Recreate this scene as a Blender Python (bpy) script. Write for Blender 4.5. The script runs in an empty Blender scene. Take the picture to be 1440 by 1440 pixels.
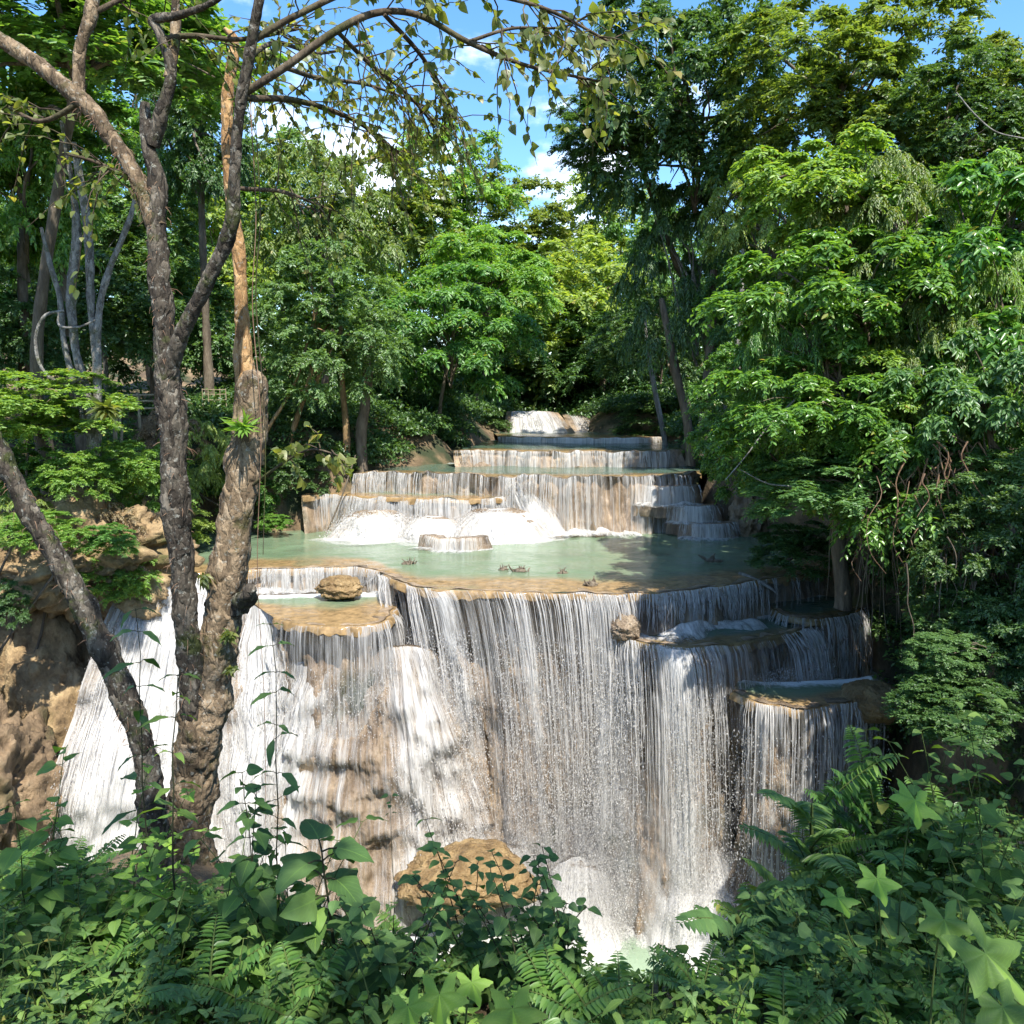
import bpy, math, random
import numpy as np
from math import radians, sin, cos, pi

# ------------------------------------------------------------------ camera, light, exposure
scene = bpy.context.scene
F = 1130.0            # focal length in pixels of a 1440 px wide picture
PITCH = math.atan(160.0 / F)
SUN = np.array([0.20, -0.50, 0.84]); SUN = SUN / np.linalg.norm(SUN)
SUN_STRENGTH = 3.1
SKY_STRENGTH = 0.15
EXPOSURE = 1.75

cam_data = bpy.data.cameras.new('camera')
cam_data.sensor_width = 36.0
cam_data.lens = 36.0 * F / 1440.0
cam_data.clip_start = 0.05
cam_data.clip_end = 2000
cam = bpy.data.objects.new('camera', cam_data)
scene.collection.objects.link(cam)
cam.location = (0, 0, 0)
cam.rotation_euler = (pi / 2 - PITCH, 0, 0)
scene.camera = cam

world = bpy.data.worlds.new('World')
scene.world = world
world.use_nodes = True
wt = world.node_tree
wt.nodes.clear()
w_out = wt.nodes.new('ShaderNodeOutputWorld')
w_bg = wt.nodes.new('ShaderNodeBackground')
w_sky = wt.nodes.new('ShaderNodeTexSky')
w_sky.sky_type = 'NISHITA'
w_sky.sun_disc = False
w_sky.sun_elevation = math.asin(SUN[2])
w_sky.sun_rotation = math.atan2(SUN[0], SUN[1])
w_sky.air_density = 1.0
w_sky.dust_density = 0.4
w_sky.ozone_density = 2.0
w_tc = wt.nodes.new('ShaderNodeTexCoord')
w_map = wt.nodes.new('ShaderNodeMapping')
w_map.inputs['Scale'].default_value = (1.6, 1.6, 3.4)
w_map.inputs['Location'].default_value = (0.35, 0.2, 0.1)
w_noise = wt.nodes.new('ShaderNodeTexNoise')
w_noise.inputs['Scale'].default_value = 2.6
w_noise.inputs['Detail'].default_value = 7
w_noise.inputs['Roughness'].default_value = 0.58
w_ramp = wt.nodes.new('ShaderNodeMapRange')
w_ramp.interpolation_type = 'SMOOTHSTEP'
w_ramp.inputs['From Min'].default_value = 0.55
w_ramp.inputs['From Max'].default_value = 0.74
w_mix = wt.nodes.new('ShaderNodeMix')
w_mix.data_type = 'RGBA'
w_mix.inputs['B'].default_value = (5.2, 5.5, 5.9, 1)
wt.links.new(w_tc.outputs['Generated'], w_map.inputs['Vector'])
wt.links.new(w_map.outputs['Vector'], w_noise.inputs['Vector'])
wt.links.new(w_noise.outputs['Fac'], w_ramp.inputs['Value'])
wt.links.new(w_ramp.outputs['Result'], w_mix.inputs['Factor'])
w_hs = wt.nodes.new('ShaderNodeHueSaturation')
w_hs.inputs['Saturation'].default_value = 1.25
w_hs.inputs['Value'].default_value = 0.66
wt.links.new(w_sky.outputs['Color'], w_hs.inputs['Color'])
wt.links.new(w_hs.outputs['Color'], w_mix.inputs['A'])
wt.links.new(w_mix.outputs['Result'], w_bg.inputs['Color'])
w_bg.inputs['Strength'].default_value = SKY_STRENGTH
wt.links.new(w_bg.outputs['Background'], w_out.inputs['Surface'])

sun_data = bpy.data.lights.new('sun', 'SUN')
sun_data.energy = SUN_STRENGTH
sun_data.angle = radians(0.5)
sun_data.color = (1.0, 0.96, 0.88)
sun = bpy.data.objects.new('sun', sun_data)
scene.collection.objects.link(sun)
from mathutils import Vector, Matrix
sun.rotation_euler = Vector(SUN).to_track_quat('Z', 'Y').to_euler()
sun.location = tuple(SUN * 40)

scene.view_settings.view_transform = 'Standard'
scene.view_settings.look = 'None'
scene.view_settings.gamma = 1.0
scene.view_settings.exposure = EXPOSURE
scene.render.engine = 'CYCLES'
cy = scene.cycles
cy.max_bounces = 7
cy.diffuse_bounces = 3
cy.glossy_bounces = 2
cy.transmission_bounces = 4
cy.transparent_max_bounces = 24
cy.caustics_reflective = False
cy.caustics_refractive = False
cy.sample_clamp_indirect = 6.0
cy.use_denoising = True

rng = np.random.default_rng(7)
random.seed(7)


# ------------------------------------------------------------------ projection helpers
def ray(px, py):
    dx = (px - 720.0) / F
    dv = (720.0 - py) / F
    return np.array([dx, cos(PITCH) + dv * sin(PITCH), -sin(PITCH) + dv * cos(PITCH)])


def at(px, py, Y):
    d = ray(px, py)
    return d * (Y / d[1])


def atz(px, py, z):
    d = ray(px, py)
    return d * (z / d[2])


# ------------------------------------------------------------------ noise
def _hash(ix, iy, iz, seed):
    n = (ix * 374761393 + iy * 668265263 + iz * 2147483647 + seed * 974634777) & 0xFFFFFFFF
    n = ((n ^ (n >> 13)) * 1274126177) & 0xFFFFFFFF
    n = ((n ^ (n >> 15)) * 2246822519) & 0xFFFFFFFF
    return ((n ^ (n >> 16)) & 0xFFFFFF) / float(0xFFFFFF)


def vnoise(p, seed=0):
    p = np.asarray(p, float)
    i = np.floor(p).astype(np.int64)
    f = p - i
    f = f * f * (3 - 2 * f)
    r = 0
    for dx in (0, 1):
        wx = f[..., 0] if dx else 1 - f[..., 0]
        for dy in (0, 1):
            wy = f[..., 1] if dy else 1 - f[..., 1]
            for dz in (0, 1):
                wz = f[..., 2] if dz else 1 - f[..., 2]
                r = r + wx * wy * wz * _hash(i[..., 0] + dx, i[..., 1] + dy, i[..., 2] + dz, seed)
    return r * 2 - 1


def fbm(p, octaves=4, seed=0, gain=0.5):
    p = np.asarray(p, float)
    a, r = 1.0, 0
    for o in range(octaves):
        r = r + a * vnoise(p * (2.03 ** o) + 17.3 * o, seed + o)
        a *= gain
    return r


def smooth(a, b, x):
    t = np.clip((x - a) / (b - a), 0, 1)
    return t * t * (3 - 2 * t)


# ------------------------------------------------------------------ mesh helpers
class Geo:
    def __init__(self):
        self.v, self.f, self.uv, self.n = [], [], [], 0
        self.attrs = {}

    def add(self, verts, faces, uv=None, **attrs):
        verts = np.asarray(verts, np.float32).reshape(-1, 3)
        faces = np.asarray(faces, np.int64)
        self.v.append(verts)
        self.f.append(faces + self.n)
        self.uv.append(np.zeros((len(verts), 2), np.float32) if uv is None else np.asarray(uv, np.float32).reshape(-1, 2))
        for k in attrs:
            self.attrs.setdefault(k, [])
        for k, lst in self.attrs.items():
            have = sum(len(a) for a in lst)
            if have < self.n:
                lst.append(np.zeros(self.n - have, np.float32))
            lst.append(np.asarray(attrs[k], np.float32).ravel() if k in attrs else np.zeros(len(verts), np.float32))
        self.n += len(verts)

    def mesh(self, name, mat, smooth_shade=True):
        me = bpy.data.meshes.new(name)
        v = np.concatenate(self.v)
        loops = np.concatenate([f.ravel() for f in self.f])
        counts = np.concatenate([np.full(len(f), f.shape[1], np.int64) for f in self.f])
        starts = np.concatenate([[0], np.cumsum(counts)[:-1]])
        me.vertices.add(len(v)); me.vertices.foreach_set('co', v.ravel())
        me.loops.add(len(loops)); me.loops.foreach_set('vertex_index', loops.astype(np.int32))
        me.polygons.add(len(counts))
        me.polygons.foreach_set('loop_start', starts.astype(np.int32))
        me.polygons.foreach_set('loop_total', counts.astype(np.int32))
        me.polygons.foreach_set('use_smooth', np.full(len(counts), smooth_shade))
        uv = np.concatenate(self.uv)
        if np.any(uv):
            layer = me.uv_layers.new(name='UVMap')
            layer.data.foreach_set('uv', uv[loops].ravel())
        for k, lst in self.attrs.items():
            a = me.attributes.new(k, 'FLOAT', 'POINT')
            a.data.foreach_set('value', np.concatenate(lst))
        me.update(calc_edges=True)
        if mat:
            me.materials.append(mat)
        return me

    def build(self, name, mat, parent=None, smooth_shade=True):
        o = bpy.data.objects.new(name, self.mesh(name, mat, smooth_shade))
        scene.collection.objects.link(o)
        if parent is not None:
            o.parent = parent
        return o


def tag(o, label=None, cat=None, group=None, kind=None):
    if label: o['label'] = label
    if cat: o['category'] = cat
    if group: o['group'] = group
    if kind: o['kind'] = kind
    return o


def empty(name, loc=(0, 0, 0), label=None, cat=None, group=None, rz=0.0):
    o = bpy.data.objects.new(name, None)
    scene.collection.objects.link(o)
    o.empty_display_size = 0.2
    o.location = tuple(loc)
    o.rotation_euler = (0, 0, rz)
    return tag(o, label, cat, group)


def grid_faces(n, m):
    """n x m vertices (row-major, m per row) -> quads"""
    i, j = np.meshgrid(np.arange(n - 1), np.arange(m - 1), indexing='ij')
    a = (i * m + j).ravel()
    return np.stack([a, a + 1, a + m + 1, a + m], 1)


def catmull(pts, n):
    pts = np.asarray(pts, float)
    if len(pts) < 3:
        t = np.linspace(0, 1, n)[:, None]
        return pts[0] * (1 - t) + pts[-1] * t
    p = np.vstack([2 * pts[0] - pts[1], pts, 2 * pts[-1] - pts[-2]])
    seg = np.linalg.norm(np.diff(pts[:, :3], axis=0), axis=1)
    cum = np.concatenate([[0], np.cumsum(seg)])
    s = np.linspace(0, cum[-1], n)
    k = np.clip(np.searchsorted(cum, s, side='right') - 1, 0, len(pts) - 2)
    t = ((s - cum[k]) / np.maximum(seg[k], 1e-9))[:, None]
    p0, p1, p2, p3 = p[k], p[k + 1], p[k + 2], p[k + 3]
    return 0.5 * ((2 * p1) + (-p0 + p2) * t + (2 * p0 - 5 * p1 + 4 * p2 - p3) * t * t + (-p0 + 3 * p1 - 3 * p2 + p3) * t ** 3)


def tube(g, pts, radii, sides=8, lump=0.0, seed=0, samples=None, scale=3.0, cap=True, rough=0.0):
    pts = np.asarray(pts, float)
    radii = np.asarray(radii, float)
    if samples:
        q = catmull(np.hstack([pts, radii[:, None]]), samples)
        pts, radii = q[:, :3], np.maximum(q[:, 3], 0.0008)
    n = len(pts)
    tan = np.gradient(pts, axis=0)
    tan /= np.maximum(np.linalg.norm(tan, axis=1, keepdims=True), 1e-9)
    a = np.array([1.0, 0.13, 0.07]) if abs(tan[0][0]) < 0.8 else np.array([0.1, 0.2, 1.0])
    nrm = np.zeros((n, 3))
    for i in range(n):
        a = a - tan[i] * np.dot(a, tan[i])
        a = a / np.linalg.norm(a)
        nrm[i] = a
    bi = np.cross(tan, nrm)
    th = np.linspace(0, 2 * pi, sides, endpoint=False)
    ring = nrm[:, None, :] * np.cos(th)[None, :, None] + bi[:, None, :] * np.sin(th)[None, :, None]
    r = radii[:, None].repeat(sides, 1)
    if lump:
        c = pts[:, None, :] + ring * r[..., None]
        r = r * (1 + lump * fbm(c * scale, 3, seed))
    if rough:
        c = pts[:, None, :] + ring * r[..., None]
        q = fbm(c * np.array([26, 26, 8.0]), 5, seed + 5, .62)
        q2 = np.abs(fbm(c * np.array([13, 13, 4.5]), 4, seed + 8, .6))
        r = r * (1 + rough * (.8 * q + 1.1 * (q2 - .35)))
    v = pts[:, None, :] + ring * r[..., None]
    i, j = np.meshgrid(np.arange(n - 1), np.arange(sides), indexing='ij')
    j2 = (j + 1) % sides
    f = np.stack([i * sides + j, i * sides + j2, (i + 1) * sides + j2, (i + 1) * sides + j], -1).reshape(-1, 4)
    s = np.concatenate([[0], np.cumsum(np.linalg.norm(np.diff(pts, axis=0), axis=1))])
    uv = np.stack([np.broadcast_to(th[None, :] / (2 * pi), (n, sides)) * 1.0, np.broadcast_to(s[:, None], (n, sides))], -1)
    g.add(v.reshape(-1, 3), f, uv.reshape(-1, 2))
    if cap:
        for k in (0, n - 1):
            vv = np.vstack([v[k], pts[k][None] + tan[k][None] * (radii[k] * 0.25) * (1 if k else -1)])
            ff = np.array([[q, (q + 1) % sides, sides] for q in range(sides)])
            g.add(vv, ff, np.tile([[0.5, s[k]]], (sides + 1, 1)))


def scatter(g, tv, tf, pos, ax, nrm, scl, tuv=None, wid=None):
    """Copies of a template (x across, y along, z up) at pos, y axis along ax, z along nrm."""
    m = len(pos)
    if m == 0:
        return
    ax = ax / np.maximum(np.linalg.norm(ax, axis=1, keepdims=True), 1e-9)
    nrm = nrm - ax * np.sum(nrm * ax, 1, keepdims=True)
    nrm = nrm / np.maximum(np.linalg.norm(nrm, axis=1, keepdims=True), 1e-9)
    sd = np.cross(ax, nrm)
    scl = np.broadcast_to(np.asarray(scl, float), (m,))
    w = scl if wid is None else scl * wid
    v = (pos[:, None, :] + sd[:, None, :] * (tv[None, :, 0] * w[:, None])[..., None]
         + ax[:, None, :] * (tv[None, :, 1] * scl[:, None])[..., None]
         + nrm[:, None, :] * (tv[None, :, 2] * scl[:, None])[..., None])
    f = tf[None] + (np.arange(m) * len(tv))[:, None, None]
    uv = None if tuv is None else np.tile(tuv, (m, 1))
    g.add(v.reshape(-1, 3), f.reshape(-1, tf.shape[1]), uv)


def unit(v):
    return v / np.maximum(np.linalg.norm(v, axis=-1, keepdims=True), 1e-9)


def rdir(n, r=rng):
    return unit(r.normal(size=(n, 3)))


# ------------------------------------------------------------------ leaf templates
def leaf_small(w=0.24, fold=0.07, droop=0.12):
    v = np.array([[0, 0, 0], [w, .36, fold], [w * .72, .7, fold * .4], [0, 1, -droop], [-w * .72, .7, fold * .4], [-w, .36, fold]], float)
    f = np.array([[0, 1, 2, 3], [0, 3, 4, 5]])
    uv = np.array([[.5, 0.001], [1, .36], [.9, .7], [.5, 1], [.1, .7], [0, .36]], float)
    return v, f, uv


def leaf_grid(shape, nl=9, nw=2, fold=0.16, curl=0.25, wave=0.03, petiole=0.0, seed=0):
    """shape(t) -> half width; columns -nw..nw"""
    t = np.linspace(0, 1, nl)
    half = np.array([shape(x) for x in t])
    c = np.linspace(-1, 1, 2 * nw + 1)
    X = half[:, None] * c[None, :]
    Y = t[:, None].repeat(2 * nw + 1, 1) + petiole
    Z = fold * np.abs(X) - curl * (t[:, None] ** 2) + wave * np.sin(t[:, None] * 14 + c[None, :] * 2 + seed) * np.abs(c)[None, :]
    v = np.stack([X, Y, Z], -1).reshape(-1, 3)
    uv = np.stack([np.broadcast_to(c[None, :] * .5 + .5, X.shape), Y + 0.001], -1).reshape(-1, 2)
    f = grid_faces(nl, 2 * nw + 1)
    return v, f, uv


def sh_ovate(t):      # broad leaf with pointed tip
    return 0.40 * (math.sin(pi * min(1, t ** 0.62)) ** 0.85) * (1 - 0.15 * t) + 0.002


def sh_heart(t):
    return (0.47 * (max(0.0, 1 - (t / 1.0) ** 1.7) ** 0.8) * (0.55 + 0.45 * min(1, t / 0.16)) if t < 0.999 else 0.004)


def sh_lance(t):
    return 0.17 * (math.sin(pi * min(1, t ** 0.75)) ** 0.9) + 0.002


def leaf_lobed(lobes=5, depth=0.5, seed=0, rings=4):
    """palmate lobed leaf: polar outline, petiole joins at the origin, leaf spreads along +y"""
    m = 72
    th = np.linspace(-pi * .88, pi * .88, m)
    r = 0.60 * (1 - depth * np.abs(np.sin(th * lobes / 2.0 * 1.02)) ** 0.85) * (1.08 - 0.30 * np.abs(th) / pi)
    r = r * (1 + 0.04 * np.sin(th * 23 + seed))
    vs, uvs = [], []
    for k in range(rings + 1):
        q = k / rings
        x = np.sin(th) * r * q
        y = np.cos(th) * r * q
        z = -0.22 * (q * r) ** 2 + 0.05 * q * np.cos(th * lobes * 1.02) - 0.06 * q * np.maximum(0, np.cos(th))
        vs.append(np.stack([x, y + 0.12, z], -1))
        uvs.append(np.stack([th / (2 * pi) + .5, np.full(m, q) + .001], -1))
    v = np.concatenate(vs); uv = np.concatenate(uvs)
    return v, grid_faces(rings + 1, m), uv


# ------------------------------------------------------------------ materials
def nodes(name):
    m = bpy.data.materials.new(name)
    m.use_nodes = True
    nt = m.node_tree
    nt.nodes.clear()
    out = nt.nodes.new('ShaderNodeOutputMaterial')
    return m, nt, out


def N(nt, kind, **kw):
    n = nt.nodes.new(kind)
    for k, v in kw.items():
        if k in n.inputs:
            n.inputs[k].default_value = v
        else:
            setattr(n, k, v)
    return n


def L(nt, a, b):
    nt.links.new(a, b)


def ramp(nt, stops, fac=None):
    r = nt.nodes.new('ShaderNodeValToRGB')
    e = r.color_ramp.elements
    while len(e) < len(stops):
        e.new(0.5)
    for q, (p, c) in zip(e, stops):
        q.position = p
        q.color = (*c, 1)
    if fac is not None:
        nt.links.new(fac, r.inputs['Fac'])
    return r


def leaf_mat(name, dark, mid, light, trans=None, tfac=0.38, rough=0.42, veins=False, yellow=0.0, spec=0.55):
    m, nt, out = nodes(name)
    geo = N(nt, 'ShaderNodeNewGeometry')
    oi = N(nt, 'ShaderNodeObjectInfo')
    stops = [(0.0, dark), (0.45, mid), (0.92, light)]
    if yellow:
        stops += [(1.0 - yellow, light), (1.0, (0.30, 0.24, 0.03))]
    cr = ramp(nt, stops, geo.outputs['Random Per Island'])
    hs = N(nt, 'ShaderNodeHueSaturation')
    hs.inputs['Saturation'].default_value = 0.88
    mr = N(nt, 'ShaderNodeMapRange')
    mr.inputs['To Min'].default_value = 0.488; mr.inputs['To Max'].default_value = 0.508
    L(nt, oi.outputs['Random'], mr.inputs['Value'])
    L(nt, mr.outputs['Result'], hs.inputs['Hue'])
    L(nt, cr.outputs['Color'], hs.inputs['Color'])
    col = hs.outputs['Color']
    if veins:
        uv = N(nt, 'ShaderNodeUVMap')
        sep = N(nt, 'ShaderNodeSeparateXYZ')
        L(nt, uv.outputs['UV'], sep.inputs['Vector'])
        su = N(nt, 'ShaderNodeMath', operation='SUBTRACT'); su.inputs[1].default_value = 0.5
        L(nt, sep.outputs['X'], su.inputs[0])
        ab = N(nt, 'ShaderNodeMath', operation='ABSOLUTE'); L(nt, su.outputs[0], ab.inputs[0])
        mid_ = N(nt, 'ShaderNodeMath', operation='LESS_THAN'); mid_.inputs[1].default_value = 0.022
        L(nt, ab.outputs[0], mid_.inputs[0])
        k1 = N(nt, 'ShaderNodeMath', operation='MULTIPLY_ADD'); k1.inputs[1].default_value = -0.9
        L(nt, ab.outputs[0], k1.inputs[0]); L(nt, sep.outputs['Y'], k1.inputs[2])
        k2 = N(nt, 'ShaderNodeMath', operation='MULTIPLY'); k2.inputs[1].default_value = 44.0
        L(nt, k1.outputs[0], k2.inputs[0])
        k3 = N(nt, 'ShaderNodeMath', operation='SINE'); L(nt, k2.outputs[0], k3.inputs[0])
        k4 = N(nt, 'ShaderNodeMath', operation='GREATER_THAN'); k4.inputs[1].default_value = 0.93
        L(nt, k3.outputs[0], k4.inputs[0])
        k5 = N(nt, 'ShaderNodeMath', operation='MULTIPLY'); k5.inputs[1].default_value = 0.45
        L(nt, k4.outputs[0], k5.inputs[0])
        mx = N(nt, 'ShaderNodeMath', operation='MAXIMUM')
        L(nt, mid_.outputs[0], mx.inputs[0]); L(nt, k5.outputs[0], mx.inputs[1])
        mf = N(nt, 'ShaderNodeMath', operation='MULTIPLY'); mf.inputs[1].default_value = 0.5
        L(nt, mx.outputs[0], mf.inputs[0])
        tc = N(nt, 'ShaderNodeTexCoord')
        nz = N(nt, 'ShaderNodeTexNoise', Scale=22.0, Detail=4.0)
        L(nt, tc.outputs['Object'], nz.inputs['Vector'])
        mn = N(nt, 'ShaderNodeMapRange'); mn.inputs['To Min'].default_value = 0.72; mn.inputs['To Max'].default_value = 1.28
        L(nt, nz.outputs['Fac'], mn.inputs['Value'])
        hv = N(nt, 'ShaderNodeHueSaturation'); L(nt, mn.outputs['Result'], hv.inputs['Value']); L(nt, col, hv.inputs['Color'])
        vm = N(nt, 'ShaderNodeMix', data_type='RGBA')
        L(nt, mf.outputs[0], vm.inputs['Factor']); L(nt, hv.outputs['Color'], vm.inputs['A'])
        vm.inputs['B'].default_value = (light[0] * 1.7, light[1] * 1.5, light[2] * 1.6, 1)
        col = vm.outputs['Result']
    bs = N(nt, 'ShaderNodeBsdfPrincipled', Roughness=rough)
    bs.inputs['Specular IOR Level'].default_value = spec
    L(nt, col, bs.inputs['Base Color'])
    tr = N(nt, 'ShaderNodeBsdfTranslucent')
    g2 = N(nt, 'ShaderNodeMix', data_type='RGBA', blend_type='MULTIPLY')
    g2.inputs['Factor'].default_value = 1.0
    L(nt, col, g2.inputs['A'])
    t = trans or (2.3, 2.2, 0.7)
    g2.inputs['B'].default_value = (*t, 1)
    L(nt, g2.outputs['Result'], tr.inputs['Color'])
    mix = N(nt, 'ShaderNodeMixShader', Fac=tfac)
    L(nt, bs.outputs[0], mix.inputs[1]); L(nt, tr.outputs[0], mix.inputs[2])
    L(nt, mix.outputs[0], out.inputs['Surface'])
    return m


def bark_mat(name, dark, mid, light, moss=None, scale=9.0, bump=0.7, stretch=0.25):
    m, nt, out = nodes(name)
    tc = N(nt, 'ShaderNodeTexCoord')
    mp = N(nt, 'ShaderNodeMapping'); mp.inputs['Scale'].default_value = (1, 1, stretch)
    L(nt, tc.outputs['Object'], mp.inputs['Vector'])
    n1 = N(nt, 'ShaderNodeTexNoise', Scale=scale, Detail=8.0, Roughness=0.68)
    L(nt, mp.outputs['Vector'], n1.inputs['Vector'])
    n2 = N(nt, 'ShaderNodeTexVoronoi', Scale=scale * 2.6); n2.feature = 'DISTANCE_TO_EDGE'
    L(nt, mp.outputs['Vector'], n2.inputs['Vector'])
    cr = ramp(nt, [(0.28, dark), (0.5, mid), (0.72, light)], n1.outputs['Fac'])
    col = cr.outputs['Color']
    n3 = N(nt, 'ShaderNodeTexNoise', Scale=2.3, Detail=5.0)
    L(nt, tc.outputs['Object'], n3.inputs['Vector'])
    if moss:
        mr = N(nt, 'ShaderNodeMapRange'); mr.inputs['From Min'].default_value = 0.5; mr.inputs['From Max'].default_value = 0.66
        L(nt, n3.outputs['Fac'], mr.inputs['Value'])
        mx = N(nt, 'ShaderNodeMix', data_type='RGBA')
        L(nt, mr.outputs['Result'], mx.inputs['Factor']); L(nt, col, mx.inputs['A']); mx.inputs['B'].default_value = (*moss, 1)
        col = mx.outputs['Result']
    bs = N(nt, 'ShaderNodeBsdfPrincipled', Roughness=0.85)
    bs.inputs['Specular IOR Level'].default_value = 0.2
    L(nt, col, bs.inputs['Base Color'])
    ad = N(nt, 'ShaderNodeMath', operation='MULTIPLY_ADD'); ad.inputs[1].default_value = 0.8
    L(nt, n2.outputs['Distance'], ad.inputs[0]); L(nt, n1.outputs['Fac'], ad.inputs[2])
    bp = N(nt, 'ShaderNodeBump', Strength=bump, Distance=0.03)
    L(nt, ad.outputs[0], bp.inputs['Height']); L(nt, bp.outputs[0], bs.inputs['Normal'])
    L(nt, bs.outputs[0], out.inputs['Surface'])
    return m


def bark_near(name, stops, moss):
    m, nt, out = nodes(name)
    tc = N(nt, 'ShaderNodeTexCoord')
    mp = N(nt, 'ShaderNodeMapping'); mp.inputs['Scale'].default_value = (1, 1, .45)
    L(nt, tc.outputs['Object'], mp.inputs['Vector'])
    wn = N(nt, 'ShaderNodeTexNoise', Scale=18.0, Detail=4.0)
    L(nt, mp.outputs['Vector'], wn.inputs['Vector'])
    wm = N(nt, 'ShaderNodeMix', data_type='RGBA'); wm.inputs['Factor'].default_value = .07
    L(nt, mp.outputs['Vector'], wm.inputs['A']); L(nt, wn.outputs['Color'], wm.inputs['B'])
    n1 = N(nt, 'ShaderNodeTexNoise', Scale=9.0, Detail=10.0, Roughness=.75); L(nt, wm.outputs['Result'], n1.inputs['Vector'])
    vo = N(nt, 'ShaderNodeTexVoronoi', Scale=24.0); L(nt, wm.outputs['Result'], vo.inputs['Vector'])
    ve = N(nt, 'ShaderNodeTexVoronoi', Scale=24.0); ve.feature = 'DISTANCE_TO_EDGE'; L(nt, wm.outputs['Result'], ve.inputs['Vector'])
    sp = N(nt, 'ShaderNodeSeparateColor'); L(nt, vo.outputs['Color'], sp.inputs['Color'])
    ma = N(nt, 'ShaderNodeMath', operation='MULTIPLY_ADD'); ma.inputs[1].default_value = .26
    L(nt, sp.outputs[0], ma.inputs[0]); L(nt, n1.outputs['Fac'], ma.inputs[2])
    sb = N(nt, 'ShaderNodeMath', operation='SUBTRACT'); sb.inputs[1].default_value = .13; L(nt, ma.outputs[0], sb.inputs[0])
    cr = ramp(nt, stops, sb.outputs[0])
    n3 = N(nt, 'ShaderNodeTexNoise', Scale=4.0, Detail=8.0, Roughness=.7); L(nt, tc.outputs['Object'], n3.inputs['Vector'])
    mr = N(nt, 'ShaderNodeMapRange'); mr.inputs['From Min'].default_value = .54; mr.inputs['From Max'].default_value = .62
    L(nt, n3.outputs['Fac'], mr.inputs['Value'])
    mx = N(nt, 'ShaderNodeMix', data_type='RGBA'); L(nt, mr.outputs['Result'], mx.inputs['Factor'])
    L(nt, cr.outputs['Color'], mx.inputs['A']); mx.inputs['B'].default_value = (*moss, 1)
    n4 = N(nt, 'ShaderNodeTexNoise', Scale=30.0, Detail=6.0, Roughness=.7); L(nt, tc.outputs['Object'], n4.inputs['Vector'])
    m4 = N(nt, 'ShaderNodeMapRange'); m4.inputs['From Min'].default_value = .57; m4.inputs['From Max'].default_value = .64
    m4.inputs['To Max'].default_value = .6
    L(nt, n4.outputs['Fac'], m4.inputs['Value'])
    mx2 = N(nt, 'ShaderNodeMix', data_type='RGBA'); L(nt, m4.outputs['Result'], mx2.inputs['Factor'])
    L(nt, mx.outputs['Result'], mx2.inputs['A']); mx2.inputs['B'].default_value = (.34, .33, .28, 1)
    bs = N(nt, 'ShaderNodeBsdfPrincipled', Roughness=.9); bs.inputs['Specular IOR Level'].default_value = .2
    L(nt, mx2.outputs['Result'], bs.inputs['Base Color'])
    mn = N(nt, 'ShaderNodeMath', operation='MINIMUM'); mn.inputs[1].default_value = .25; L(nt, ve.outputs['Distance'], mn.inputs[0])
    hh = N(nt, 'ShaderNodeMath', operation='MULTIPLY_ADD'); hh.inputs[1].default_value = 1.6
    L(nt, mn.outputs[0], hh.inputs[0]); L(nt, ma.outputs[0], hh.inputs[2])
    bp = N(nt, 'ShaderNodeBump', Strength=.9, Distance=.025); L(nt, hh.outputs[0], bp.inputs['Height']); L(nt, bp.outputs[0], bs.inputs['Normal'])
    L(nt, bs.outputs[0], out.inputs['Surface'])
    return m


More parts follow.
